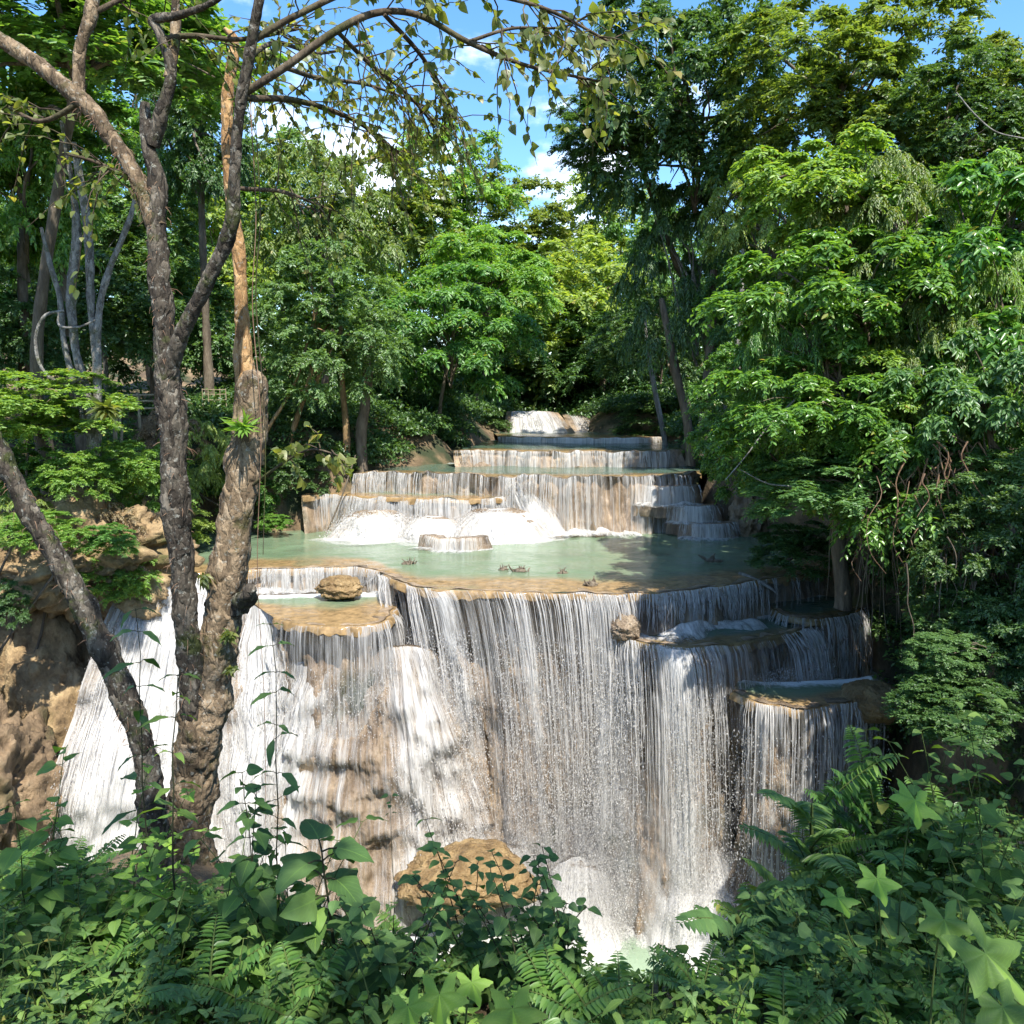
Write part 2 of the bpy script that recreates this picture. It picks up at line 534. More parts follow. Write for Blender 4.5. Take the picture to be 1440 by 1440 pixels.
def rock_mat(name, stops, scale=1.2, rough=0.5, moss=None, moss_lo=0.55, stretch=(1, 1, 0.35), bump=0.6, fine=9.0):
    m, nt, out = nodes(name)
    tc = N(nt, 'ShaderNodeTexCoord')
    mp = N(nt, 'ShaderNodeMapping'); mp.inputs['Scale'].default_value = stretch
    L(nt, tc.outputs['Object'], mp.inputs['Vector'])
    n1 = N(nt, 'ShaderNodeTexNoise', Scale=scale, Detail=9.0, Roughness=0.65)
    L(nt, mp.outputs['Vector'], n1.inputs['Vector'])
    n2 = N(nt, 'ShaderNodeTexNoise', Scale=fine, Detail=6.0, Roughness=0.7)
    L(nt, mp.outputs['Vector'], n2.inputs['Vector'])
    cr = ramp(nt, stops, n1.outputs['Fac'])
    hs = N(nt, 'ShaderNodeHueSaturation')
    mr = N(nt, 'ShaderNodeMapRange'); mr.inputs['To Min'].default_value = 0.45; mr.inputs['To Max'].default_value = 1.5
    L(nt, n2.outputs['Fac'], mr.inputs['Value']); L(nt, mr.outputs['Result'], hs.inputs['Value'])
    L(nt, cr.outputs['Color'], hs.inputs['Color'])
    col = hs.outputs['Color']
    if moss:
        n3 = N(nt, 'ShaderNodeTexNoise', Scale=0.9, Detail=6.0)
        L(nt, tc.outputs['Object'], n3.inputs['Vector'])
        mr2 = N(nt, 'ShaderNodeMapRange'); mr2.inputs['From Min'].default_value = moss_lo; mr2.inputs['From Max'].default_value = moss_lo + .14
        L(nt, n3.outputs['Fac'], mr2.inputs['Value'])
        mx = N(nt, 'ShaderNodeMix', data_type='RGBA')
        L(nt, mr2.outputs['Result'], mx.inputs['Factor']); L(nt, col, mx.inputs['A']); mx.inputs['B'].default_value = (*moss, 1)
        col = mx.outputs['Result']
    bs = N(nt, 'ShaderNodeBsdfPrincipled', Roughness=rough)
    L(nt, col, bs.inputs['Base Color'])
    ad = N(nt, 'ShaderNodeMath', operation='MULTIPLY_ADD'); ad.inputs[1].default_value = 0.5
    L(nt, n2.outputs['Fac'], ad.inputs[0]); L(nt, n1.outputs['Fac'], ad.inputs[2])
    bp = N(nt, 'ShaderNodeBump', Strength=bump, Distance=0.12)
    L(nt, ad.outputs[0], bp.inputs['Height']); L(nt, bp.outputs[0], bs.inputs['Normal'])
    L(nt, bs.outputs[0], out.inputs['Surface'])
    return m


def strand_mat(name, alpha=0.7, col=(0.78, 0.76, 0.73)):
    m, nt, out = nodes(name)
    tc = N(nt, 'ShaderNodeTexCoord')
    n1 = N(nt, 'ShaderNodeTexNoise', Scale=5.0, Detail=4.0)
    L(nt, tc.outputs['Object'], n1.inputs['Vector'])
    mr = N(nt, 'ShaderNodeMapRange')
    mr.inputs['From Min'].default_value = 0.3; mr.inputs['From Max'].default_value = 0.7
    mr.inputs['To Min'].default_value = alpha * 0.45; mr.inputs['To Max'].default_value = min(1, alpha * 1.3)
    L(nt, n1.outputs['Fac'], mr.inputs['Value'])
    df = N(nt, 'ShaderNodeBsdfPrincipled', Roughness=0.2)
    df.inputs['Base Color'].default_value = (*col, 1)
    df.inputs['IOR'].default_value = 1.33
    tr = N(nt, 'ShaderNodeBsdfTranslucent', Color=(*col, 1))
    m1 = N(nt, 'ShaderNodeMixShader', Fac=0.4)
    L(nt, df.outputs[0], m1.inputs[1]); L(nt, tr.outputs[0], m1.inputs[2])
    tp = N(nt, 'ShaderNodeBsdfTransparent')
    m2 = N(nt, 'ShaderNodeMixShader')
    L(nt, mr.outputs['Result'], m2.inputs['Fac']); L(nt, tp.outputs[0], m2.inputs[1]); L(nt, m1.outputs[0], m2.inputs[2])
    L(nt, m2.outputs[0], out.inputs['Surface'])
    return m


def sheet_mat(name, lo, hi, maxa=0.9, fu=15.0, fv=0.8):
    """water sheet: streaks run down the v axis of the UV map (both axes in metres)"""
    m, nt, out = nodes(name)
    uv = N(nt, 'ShaderNodeUVMap')
    def nz(su, sv, scale=1.0, det=4.0, rough=.55):
        mp = N(nt, 'ShaderNodeMapping'); mp.inputs['Scale'].default_value = (su, sv, 1)
        L(nt, uv.outputs['UV'], mp.inputs['Vector'])
        n = N(nt, 'ShaderNodeTexNoise', Scale=scale, Detail=det, Roughness=rough)
        n.noise_dimensions = '2D'
        L(nt, mp.outputs['Vector'], n.inputs['Vector'])
        return n.outputs['Fac']
    a = nz(fu, fv); b = nz(fu * 3.4, fv * 3.4); c = nz(1.1, 0.28, det=3.0)
    m1 = N(nt, 'ShaderNodeMath', operation='MULTIPLY_ADD'); m1.inputs[1].default_value = 0.55
    L(nt, b, m1.inputs[0]); L(nt, a, m1.inputs[2])
    m2 = N(nt, 'ShaderNodeMath', operation='MULTIPLY_ADD'); m2.inputs[1].default_value = 0.85
    L(nt, c, m2.inputs[0]); L(nt, m1.outputs[0], m2.inputs[2])
    at_ = N(nt, 'ShaderNodeAttribute', attribute_name='extra')
    m3 = N(nt, 'ShaderNodeMath', operation='ADD'); L(nt, m2.outputs[0], m3.inputs[0]); L(nt, at_.outputs['Fac'], m3.inputs[1])
    mr = N(nt, 'ShaderNodeMapRange'); mr.interpolation_type = 'SMOOTHSTEP'
    mr.inputs['From Min'].default_value = lo; mr.inputs['From Max'].default_value = hi
    mr.inputs['To Max'].default_value = maxa
    L(nt, m3.outputs[0], mr.inputs['Value'])
    df = N(nt, 'ShaderNodeBsdfPrincipled', Roughness=0.25)
    df.inputs['Base Color'].default_value = (0.76, 0.745, 0.715, 1)
    df.inputs['IOR'].default_value = 1.33
    bp = N(nt, 'ShaderNodeBump', Strength=0.9, Distance=0.08)
    L(nt, m2.outputs[0], bp.inputs['Height']); L(nt, bp.outputs[0], df.inputs['Normal'])
    tr = N(nt, 'ShaderNodeBsdfTranslucent', Color=(0.76, 0.745, 0.715, 1))
    x1 = N(nt, 'ShaderNodeMixShader', Fac=0.3)
    L(nt, df.outputs[0], x1.inputs[1]); L(nt, tr.outputs[0], x1.inputs[2])
    tp = N(nt, 'ShaderNodeBsdfTransparent')
    x2 = N(nt, 'ShaderNodeMixShader')
    L(nt, mr.outputs['Result'], x2.inputs['Fac']); L(nt, tp.outputs[0], x2.inputs[1]); L(nt, x1.outputs[0], x2.inputs[2])
    L(nt, x2.outputs[0], out.inputs['Surface'])
    return m


def pool_mat(name, deep, shallow, rough=0.1, bump=0.25, scale=5.0):
    m, nt, out = nodes(name)
    tc = N(nt, 'ShaderNodeTexCoord')
    n1 = N(nt, 'ShaderNodeTexNoise', Scale=1.1, Detail=6.0); L(nt, tc.outputs['Object'], n1.inputs['Vector'])
    n2 = N(nt, 'ShaderNodeTexNoise', Scale=6.0, Detail=8.0, Roughness=0.7); L(nt, tc.outputs['Object'], n2.inputs['Vector'])
    at_ = N(nt, 'ShaderNodeAttribute', attribute_name='shallow')
    af = N(nt, 'ShaderNodeAttribute', attribute_name='foam')
    sh = ramp(nt, [(0.3, tuple(c * .4 for c in shallow)), (0.5, shallow), (0.72, tuple(min(1, c * 1.6) for c in shallow))], n2.outputs['Fac'])
    dp = ramp(nt, [(0.3, tuple(c * .85 for c in deep)), (0.7, tuple(c * 1.12 for c in deep))], n1.outputs['Fac'])
    ad = N(nt, 'ShaderNodeMath', operation='MULTIPLY_ADD'); ad.inputs[1].default_value = 0.5
    L(nt, n1.outputs['Fac'], ad.inputs[0]); L(nt, at_.outputs['Fac'], ad.inputs[2])
    mr = N(nt, 'ShaderNodeMapRange'); mr.interpolation_type = 'SMOOTHSTEP'
    mr.inputs['From Min'].default_value = 0.42; mr.inputs['From Max'].default_value = 0.95
    L(nt, ad.outputs[0], mr.inputs['Value'])
    mx = N(nt, 'ShaderNodeMix', data_type='RGBA')
    L(nt, mr.outputs['Result'], mx.inputs['Factor']); L(nt, dp.outputs['Color'], mx.inputs['A']); L(nt, sh.outputs['Color'], mx.inputs['B'])
    # foam
    n4 = N(nt, 'ShaderNodeTexNoise', Scale=9.0, Detail=6.0, Roughness=0.7); L(nt, tc.outputs['Object'], n4.inputs['Vector'])
    fa = N(nt, 'ShaderNodeMath', operation='MULTIPLY_ADD'); fa.inputs[1].default_value = 0.6
    L(nt, n4.outputs['Fac'], fa.inputs[0]); L(nt, af.outputs['Fac'], fa.inputs[2])
    fr = N(nt, 'ShaderNodeMapRange'); fr.interpolation_type = 'SMOOTHSTEP'
    fr.inputs['From Min'].default_value = 0.55; fr.inputs['From Max'].default_value = 1.0
    L(nt, fa.outputs[0], fr.inputs['Value'])
    mx2 = N(nt, 'ShaderNodeMix', data_type='RGBA')
    L(nt, fr.outputs['Result'], mx2.inputs['Factor']); L(nt, mx.outputs['Result'], mx2.inputs['A'])
    mx2.inputs['B'].default_value = (0.82, 0.85, 0.86, 1)
    bs = N(nt, 'ShaderNodeBsdfPrincipled', Roughness=rough)
    bs.inputs['IOR'].default_value = 1.33
    L(nt, mx2.outputs['Result'], bs.inputs['Base Color'])
    mp = N(nt, 'ShaderNodeMapping'); mp.inputs['Scale'].default_value = (1, 2.2, 1)
    L(nt, tc.outputs['Object'], mp.inputs['Vector'])
    n3 = N(nt, 'ShaderNodeTexNoise', Scale=scale, Detail=5.0, Roughness=0.55); L(nt, mp.outputs['Vector'], n3.inputs['Vector'])
    bp = N(nt, 'ShaderNodeBump', Strength=bump, Distance=0.05)
    L(nt, n3.outputs['Fac'], bp.inputs['Height']); L(nt, bp.outputs[0], bs.inputs['Normal'])
    L(nt, bs.outputs[0], out.inputs['Surface'])
    return m


M = {}
# foliage
M['emerald'] = leaf_mat('leaf_emerald', (0.034, 0.104, 0.014), (0.069, 0.193, 0.022), (0.132, 0.283, 0.033), yellow=.02)
M['bright'] = leaf_mat('leaf_bright', (0.062, 0.156, 0.014), (0.116, 0.246, 0.022), (0.201, 0.356, 0.033), yellow=.03)
M['olive'] = leaf_mat('leaf_olive', (0.059, 0.112, 0.015), (0.109, 0.177, 0.022), (0.178, 0.246, 0.034), yellow=.03)
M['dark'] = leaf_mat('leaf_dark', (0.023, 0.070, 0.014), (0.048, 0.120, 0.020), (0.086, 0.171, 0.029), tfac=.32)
M['bluish'] = leaf_mat('leaf_bluish', (0.043, 0.112, 0.028), (0.077, 0.178, 0.042), (0.132, 0.253, 0.061))
M['pale'] = leaf_mat('leaf_pale', (0.108, 0.178, 0.028), (0.185, 0.283, 0.039), (0.293, 0.387, 0.055), yellow=.03)
M['glossy'] = leaf_mat('leaf_glossy', (0.034, 0.104, 0.011), (0.069, 0.187, 0.018), (0.132, 0.297, 0.026), rough=.3, yellow=.02)
M['yellow'] = leaf_mat('leaf_yellow_olive', (.065, .10, .020), (.12, .165, .03), (.20, .22, .04), tfac=.5, yellow=.05)
M['herb'] = leaf_mat('leaf_herb', (.045, .105, .014), (.078, .160, .020), (.125, .225, .030), spec=.25, rough=.55, yellow=.02, veins=True, tfac=.35)
M['herb_lime'] = leaf_mat('leaf_herb_lime', (.085, .19, .016), (.13, .26, .022), (.19, .34, .030), spec=.25, rough=.55, veins=True, tfac=.42)
M['herb_blue'] = leaf_mat('leaf_herb_blue', (.034, .085, .018), (.052, .118, .024), (.082, .16, .032), spec=.25, rough=.55, veins=True, tfac=.25)
M['fern'] = leaf_mat('leaf_fern', (0.040, 0.123, 0.017), (0.073, 0.179, 0.022), (0.119, 0.235, 0.025))
M['dry'] = leaf_mat('leaf_dry', (.12, .075, .03), (.22, .15, .06), (.34, .25, .11), trans=(1.3, 1.1, .7), tfac=.25)
# bark
M['bark_dark'] = bark_mat('bark_dark', (.028, .020, .013), (.075, .055, .036), (.19, .15, .10), moss=(.055, .06, .018), scale=11)
M['bark_tan'] = bark_mat('bark_tan', (.10, .06, .03), (.27, .17, .085), (.46, .33, .19), moss=(.10, .075, .03), scale=7)
M['bark_pale'] = bark_mat('bark_pale', (.07, .062, .052), (.18, .165, .145), (.34, .32, .29), scale=9, bump=.7)
M['bark_mid'] = bark_mat('bark_mid', (.05, .038, .026), (.12, .095, .068), (.22, .18, .13), scale=8)
M['root'] = bark_mat('root_brown', (.09, .05, .03), (.20, .12, .075), (.34, .23, .15), scale=12, bump=.4)
M['stem'] = bark_mat('stem_green', (.03, .05, .012), (.06, .085, .02), (.10, .12, .035), scale=14, bump=.2)
M['stem_dark'] = bark_mat('stem_dark', (.012, .014, .008), (.028, .03, .014), (.05, .05, .022), scale=14, bump=.2)
M['timber'] = bark_mat('timber', (.14, .11, .07), (.27, .22, .14), (.42, .36, .25), scale=9, bump=.3)
M['bark_near_dark'] = bark_near('bark_near_dark', [(.25, (.015, .012, .009)), (.45, (.045, .036, .027)), (.6, (.10, .083, .062)), (.78, (.25, .215, .17))], (.050, .058, .018))
M['bark_grey'] = bark_near('bark_grey', [(.25, (.05, .045, .038)), (.42, (.13, .12, .105)), (.6, (.23, .215, .19)), (.78, (.36, .34, .31))], (.10, .10, .06))
M['bark_near_tan'] = bark_near('bark_near_tan', [(.25, (.040, .028, .017)), (.42, (.12, .085, .052)), (.6, (.25, .18, .11)), (.78, (.42, .33, .23))], (.07, .06, .025))
M['bark_orange'] = bark_near('bark_orange', [(.25, (.09, .045, .02)), (.42, (.25, .14, .06)), (.6, (.40, .25, .115)), (.78, (.50, .38, .24))], (.12, .08, .03))
# rock, water
M['rock_face'] = rock_mat('rock_face', [(.28, (.045, .032, .020)), (.42, (.16, .112, .070)), (.58, (.32, .23, .145)), (.78, (.48, .365, .24))], scale=1.8, rough=.3, moss=(.022, .036, .014), moss_lo=.56, bump=.9)
M['rock_wet'] = rock_mat('rock_wet', [(.28, (.07, .048, .03)), (.42, (.17, .12, .076)), (.58, (.28, .21, .14)), (.78, (.42, .34, .24))], scale=2.6, rough=.25, bump=1.0, fine=14)
M['travertine'] = rock_mat('travertine', [(.28, (.06, .036, .016)), (.42, (.20, .125, .052)), (.6, (.34, .23, .105)), (.8, (.46, .35, .20))], scale=3.5, rough=.35, bump=1.0, fine=16, stretch=(1, 1, .8))
M['rock_tan'] = rock_mat('rock_tan', [(.28, (.04, .027, .015)), (.42, (.13, .086, .046)), (.58, (.25, .17, .095)), (.78, (.38, .285, .175))], scale=2.2, rough=.7, stretch=(1, 1, .7), bump=1.0, fine=12, moss=(.05, .06, .015), moss_lo=.58)
M['earth'] = rock_mat('ochre_earth', [(.28, (.07, .044, .022)), (.42, (.22, .145, .07)), (.58, (.38, .265, .135)), (.78, (.52, .40, .235))], scale=2.6, rough=.9, stretch=(1, 1, .8), bump=1.0, fine=13, moss=(.09, .09, .025), moss_lo=.6)
M['soil'] = rock_mat('soil', [(.25, (.035, .024, .013)), (.45, (.12, .080, .042)), (.62, (.24, .165, .09)), (.8, (.36, .27, .16))], scale=1.4, rough=.9, moss=(.025, .034, .010), moss_lo=.47, stretch=(1, 1, .8), fine=11, bump=1.0)
M['strand'] = strand_mat('falling_water', .5)
M['droplet'] = strand_mat('water_droplets', .6, (.8, .78, .75))
M['mist'] = sheet_mat('falling_mist', .8, 2.0, .85, fu=3.5, fv=1.2)
M['sheet_thin'] = sheet_mat('water_sheet_thin', 1.05, 1.75, .8, fu=18, fv=.5)
M['sheet_mid'] = sheet_mat('water_sheet_mid', .85, 1.62, .88, fu=15, fv=.6)
M['sheet_thick'] = sheet_mat('water_sheet_thick', .42, 1.42, .96, fu=13, fv=1.0)
M['foam'] = sheet_mat('white_foam', .3, 1.3, .95, fu=8, fv=5)
M['pool'] = pool_mat('pool_water', (.135, .19, .115), (.25, .165, .078))
M['pool_low'] = pool_mat('pool_water_low', (.22, .29, .20), (.35, .28, .16))
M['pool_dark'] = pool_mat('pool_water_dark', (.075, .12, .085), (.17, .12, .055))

# ------------------------------------------------------------------ terrain
POOL, LOW = -3.5, -9.4


def x_left(Y):
    return np.interp(Y, [5, 11, 14, 16.5, 18, 20.8, 21.6, 24, 28, 33, 36, 60], [-9.2, -9.2, -8.9, -8.0, -8.3, -8.2, -4.6, -2.6, -1.2, -.5, -.4, -.4])


def x_right(Y):
    return np.interp(Y, [5, 11, 14, 15.5, 17, 20, 22, 25, 30, 33, 36, 60], [6.4, 6.6, 6.5, 6.8, 6.4, 6.2, 5.6, 5.2, 5.4, 3.4, 3.0, 3.0])


def ground_z(X, Y):
    X = np.asarray(X, float); Y = np.asarray(Y, float)
    P = np.stack([X, Y, np.zeros_like(X)], -1)
    bed = np.interp(Y, [0, 14.2, 15.8, 20.5, 21.8, 23.5, 25, 29, 33, 36, 60, 120], [-10.6, -10.6, -5.2, -4.9, -4.2, -3.2, -2.6, -2.3, -2.0, -1.2, 0.3, 3])
    brink = 3.0 + 1.8 * smooth(-.7, -1.6, X) + 2.1 * smooth(1.15, 2.2, X)
    near = np.where(Y < brink, -1.62 - 0.27 * np.maximum(Y, -2), -1.62 - .27 * brink - (Y - brink) * 1.9) + 0.10 * fbm(P * 1.3, 3, 5)
    edge = np.interp(Y, [5, 14.5, 16.5, 20.5, 22, 30, 36], [LOW, LOW, POOL, POOL, -2.4, -1.8, -1.0])
    n = fbm(P * .55, 4, 11)
    s = x_left(Y) - X + .45 * n
    plat = np.interp(Y, [5, 14, 20, 40], [-1.7, -1.3, -.45, -.2])
    sc = np.clip(s, 0, None)
    left = np.where(s > 0, edge + (plat - edge) * (1 - np.exp(-sc / np.interp(Y, [5, 14, 17, 22], [1.5, 1.6, 1.7, 1.5]))) + .035 * sc + .22 * n * smooth(0, 1.2, s), edge + 3 * s)
    s2 = X - x_right(Y) + .35 * n
    sc2 = np.clip(s2, 0, None)
    platr = np.interp(Y, [5, 14, 20, 40], [-1.6, -1.6, -.8, -.2])
    right = np.where(s2 > 0, edge + (platr - edge) * (1 - np.exp(-sc2 / .8)) + .06 * sc2 + .2 * n * smooth(0, 1, s2), edge + 4 * s2)
    z = np.maximum(np.maximum(bed, near), np.maximum(left, right))
    far = smooth(36, 60, Y)
    z = z + far * (2.0 + .9 * n)
    return z


def sinh_axis(a, b, c, n, k):
    """axis from a to b, dense around c"""
    t = np.linspace(-1, 1, n)
    s = np.sinh(t * k) / math.sinh(k)
    return np.where(s < 0, c + s * (c - a), c + s * (b - c))


gx = sinh_axis(-420, 420, 0, 320, 5.2)
gy = sinh_axis(-260, 900, 12, 360, 5.0)
GX, GY = np.meshgrid(gx, gy, indexing='ij')
GZ = ground_z(GX, GY)
g = Geo()
g.add(np.stack([GX, GY, GZ], -1).reshape(-1, 3), grid_faces(*GX.shape)[:, ::-1])
tag(g.build('terrain', M['soil']), kind='structure')


def gz(x, y):
    return float(ground_z(np.array([x]), np.array([y]))[0])


# ------------------------------------------------------------------ pools
def pool(name, lip, back, mat, z, n=160, m=60, shallow_w=1.0, foam_w=0.5, sag=0.0, seed=0, foam_amt=1.0, shallow_back=0.0):
    a = catmull(lip, n); b = catmull(back, n)
    v = np.linspace(0, 1, m)[None, :, None]
    P = a[:, None] * (1 - v) + b[:, None] * v
    P[..., 2] = z
    d = np.linalg.norm((P - a[:, None])[..., :2], axis=-1)
    e = np.linalg.norm((P - b[:, None])[..., :2], axis=-1)
    nse = fbm(P * 0.9, 3, seed)
    sh = np.exp(-(d / shallow_w) ** 2) * (1 + .5 * nse)
    if shallow_back:
        sh = np.maximum(sh, np.exp(-(e / shallow_back) ** 2))
    fo = np.exp(-(e / max(foam_w, .01)) ** 1.4) * (1 + .5 * nse) * foam_amt
    P[..., 2] += 0.015 * fbm(P * 2.1, 3, seed + 3) * smooth(0, .6, d)
    tn = np.gradient(a, axis=0); tn[:, 2] = 0; tn = unit(tn)
    O = np.stack([tn[:, 1], -tn[:, 0], 0 * tn[:, 0]], -1)
    O *= np.where(np.sum(O * (a - b), 1) > 0, 1, -1)[:, None]
    rows = []
    sc = .06 * np.abs(fbm(a * 3.3, 4, seed + 21)) + .02
    for o_, dz in ((1.25, -.16), (1.15, -.085), (.8, -.035), (.4, -.008)):
        q = a + O * (sc * o_)[:, None]
        q[:, 2] = z + dz * (.6 + .8 * np.abs(vnoise(a * 5, seed + 22)))
        rows.append(q)
    P = np.concatenate([np.stack(rows, 1), P], 1)
    sh = np.concatenate([np.full((n, 4), 1.25), sh], 1); fo = np.concatenate([np.zeros((n, 4)), fo], 1)
    m += 4
    g = Geo()
    g.add(P.reshape(-1, 3), grid_faces(n, m), None, shallow=sh, foam=fo)
    o = g.build(name, mat)
    return tag(o, kind='structure')


Z1 = POOL
MAIN_LIP = [atz(x, y, Z1) for x, y in [(150, 812), (200, 812), (270, 806), (345, 802), (430, 798), (500, 798), (535, 803), (552, 815), (590, 827), (660, 831), (740, 833), (830, 836), (900, 835), (970, 829), (1040, 820), (1090, 812), (1130, 806), (1180, 797)]]
MAIN_BACK = [atz(x, y, Z1) for x, y in [(150, 745), (300, 741), (420, 738), (560, 742), (720, 742), (880, 738), (1040, 742), (1160, 748)]]
pool('pool_water', MAIN_LIP, MAIN_BACK, M['pool'], Z1, 220, 70, 1.15, .55, seed=2)
LOWB = [np.array([x, y, LOW]) for x, y in [(-9, 14.3), (-4, 13.4), (-1, 13.8), (2, 14.2), (7, 14.3)]]
LOWF = [np.array([x, y, LOW]) for x, y in [(-9, 4), (-4, 4), (-1, 4), (2, 4), (7, 4)]]
pool('lower_pool_water', LOWF, LOWB, M['pool_low'], LOW, 120, 90, .1, 1.1, seed=8)
Z2 = -2.0
L2_LIP = [atz(x, y, Z2) for x, y in [(500, 663), (560, 664), (640, 666), (720, 668), (800, 669), (880, 668), (950, 666), (985, 664)]]
L2_BACK = [atz(x, y, Z2) for x, y in [(560, 652), (640, 651), (720, 652), (800, 653), (880, 653), (960, 653), (1000, 653)]]
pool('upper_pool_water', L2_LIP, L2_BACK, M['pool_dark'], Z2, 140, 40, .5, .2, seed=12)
Z3 = -1.55
L3_LIP = [atz(x, y, Z3) for x, y in [(640, 634), (700, 632), (780, 634), (840, 633), (900, 634), (960, 632)]]
L3_BACK = [atz(x, y, Z3) for x, y in [(690, 619), (720, 619), (780, 619), (840, 619), (900, 619), (950, 619)]]
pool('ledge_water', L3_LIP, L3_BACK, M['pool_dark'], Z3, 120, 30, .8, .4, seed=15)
Z4 = -1.38
L4_LIP = [atz(x, y, Z4) for x, y in [(700, 613), (760, 614), (830, 615), (890, 615), (930, 613)]]
L4_BACK = [np.array([-.9, 34, Z4]), np.array([.5, 33.6, Z4]), np.array([2, 34, Z4]), np.array([4.5, 34, Z4]), np.array([6, 34, Z4])]
pool('top_ledge_water', L4_LIP, L4_BACK, M['pool'], Z4, 80, 30, 2.0, .6, seed=19)


# ------------------------------------------------------------------ waterfalls
OCTA_V = np.array([[0, 1, 0], [0, -1, 0], [1, 0, 0], [-1, 0, 0], [0, 0, 1], [0, 0, -1]], float) * .5
OCTA_F = np.array([[0, 2, 4], [0, 4, 3], [0, 3, 5], [0, 5, 2], [1, 4, 2], [1, 3, 4], [1, 5, 3], [1, 2, 5]])


class Fall:
    """Surface from a lip curve down to a bottom curve; rock, sheets, strands and droplets all follow it."""

    def __init__(self, top, bottom=None, drop=1.0, out=0.3, a=0.6, n=None, seed=0, scallop=.06, follow=False, bumps=.05):
        top = np.asarray(top, float)
        length = np.sum(np.linalg.norm(np.diff(top, axis=0), axis=1))
        n = n or max(12, int(length / .042))
        self.n, self.len, self.seed, self.a = n, length, seed, a
        self.follow, self.rp, self.bumps = follow, None, bumps
        T = catmull(top, n)
        tn = np.gradient(T, axis=0); tn[:, 2] = 0; tn = unit(tn)
        O = np.stack([tn[:, 1], -tn[:, 0], np.zeros(n)], -1)
        O = unit(O + np.array([0, -.35, 0]))
        sc = fbm(T * 2.3, 3, seed) * scallop + np.abs(vnoise(T * 4.2, seed + 9)) * scallop * .7
        T = T + O * sc[:, None]
        T[:, 2] += .35 * scallop * fbm(T * 3.1, 2, seed + 4)
        self.T, self.O = T, O
        if bottom is None:
            self.B = T + O * out
            self.B[:, 2] = T[:, 2] - drop
        else:
            self.B = catmull(bottom, n)
            self.B = self.B + O * (fbm(self.B * 1.1, 3, seed + 2) * .15)[:, None]
        self.h = float(np.mean(self.T[:, 2] - self.B[:, 2]))

    def P(self, u, v):
        """u in 0..1, v in 0..1 (arrays of one shape)"""
        i = np.clip(u * (self.n - 1), 0, self.n - 1.001)
        k = i.astype(int); f = (i - k)[..., None]
        T = self.T[k] * (1 - f) + self.T[k + 1] * f
        B = self.B[k] * (1 - f) + self.B[k + 1] * f
        O = self.O[k] * (1 - f) + self.O[k + 1] * f
        hv = np.abs(v)[..., None] ** self.a
        p = T + (B - T) * hv
        p[..., 2] = T[..., 2] + (B[..., 2] - T[..., 2]) * v
        return p, O

    def off(self, U, V):
        recess, rough, ridge, gap = self.rp
        arc = U * self.len
        env = smooth(0, .5, V * self.h)
        rec = recess * np.sin(np.clip(V, 0, 1) ** .6 * pi) ** .8 + gap
        nz = fbm(np.stack([arc * .9, V * self.h * .6, np.zeros_like(arc)], -1), 7, self.seed + 30, .58)
        rd = np.abs(fbm(np.stack([arc * 2.6, V * self.h * .22, np.zeros_like(arc)], -1), 5, self.seed + 40, .6))
        iso = fbm(np.stack([arc * 2.2, V * self.h * 2.6, np.zeros_like(arc)], -1), 6, self.seed + 45, .55)
        return -rec + env * (rough * nz + ridge * (rd - .3) + self.bumps * iso)

    def Q(self, U, V):
        p, O = self.P(U, V)
        if self.follow and self.rp:
            p = p + O * self.off(U, V)[..., None]
        return p, O

    def rock(self, parent, mat, recess=.35, rough=.18, ridge=.12, rows=None, rim=.7, base=0.3, name='rock_face', gap=.05):
        rows = rows or max(10, int(self.h / .045))
        u = np.linspace(0, 1, self.n)
        v = np.linspace(0, 1 + base / max(self.h, .1), rows)
        U, V = np.meshgrid(u, v, indexing='ij')
        p, O = self.P(U, V)
        self.rp = (recess, rough, ridge, gap)
        off = self.off(U, V)
        p = p + O * off[..., None]
        # rounded rim going back under the pool
        rr = np.linspace(1, 0, 7)[:-1]
        rimp = self.T[:, None] - self.O[:, None] * (rr * rim + .0)[None, :, None]
        rimp[..., 2] = self.T[:, 2][:, None] + .012 - .10 * rr[None, :] ** 1.2 + .02 * vnoise(rimp * 5, self.seed + 3)
        full = np.concatenate([rimp, p], 1)
        g = Geo()
        g.add(full.reshape(-1, 3), grid_faces(*full.shape[:2]))
        return g.build(name, mat, parent)

    def sheet(self, parent, mat, off=.03, extra=0.0, extra_bottom=0.0, u0=0.0, u1=1.0, v1=1.0, name='water_sheet', wob=.03):
        n = max(8, int(self.n * (u1 - u0))); rows = max(8, int(self.h / .1))
        U, V = np.meshgrid(np.linspace(u0, u1, n), np.linspace(0, v1, rows), indexing='ij')
        p, O = self.Q(U, V)
        arc = U * self.len
        p = p + O * (off + wob * fbm(np.stack([arc * 3, V * self.h, 0 * arc + off * 90], -1), 3, self.seed + 50))[..., None]
        edge = np.minimum(np.minimum(U - u0, u1 - U) * self.len / min(.7, .35 * self.len * (u1 - u0)), 1)
        ex = extra + extra_bottom * V ** 2 + (np.clip(edge, 0, 1) - 1) * .5
        g = Geo()
        g.add(p.reshape(-1, 3), grid_faces(n, rows), np.stack([arc + self.seed * 3.7, V * self.h + off * 31], -1).reshape(-1, 2), extra=ex)
        return g.build(name, mat, parent)

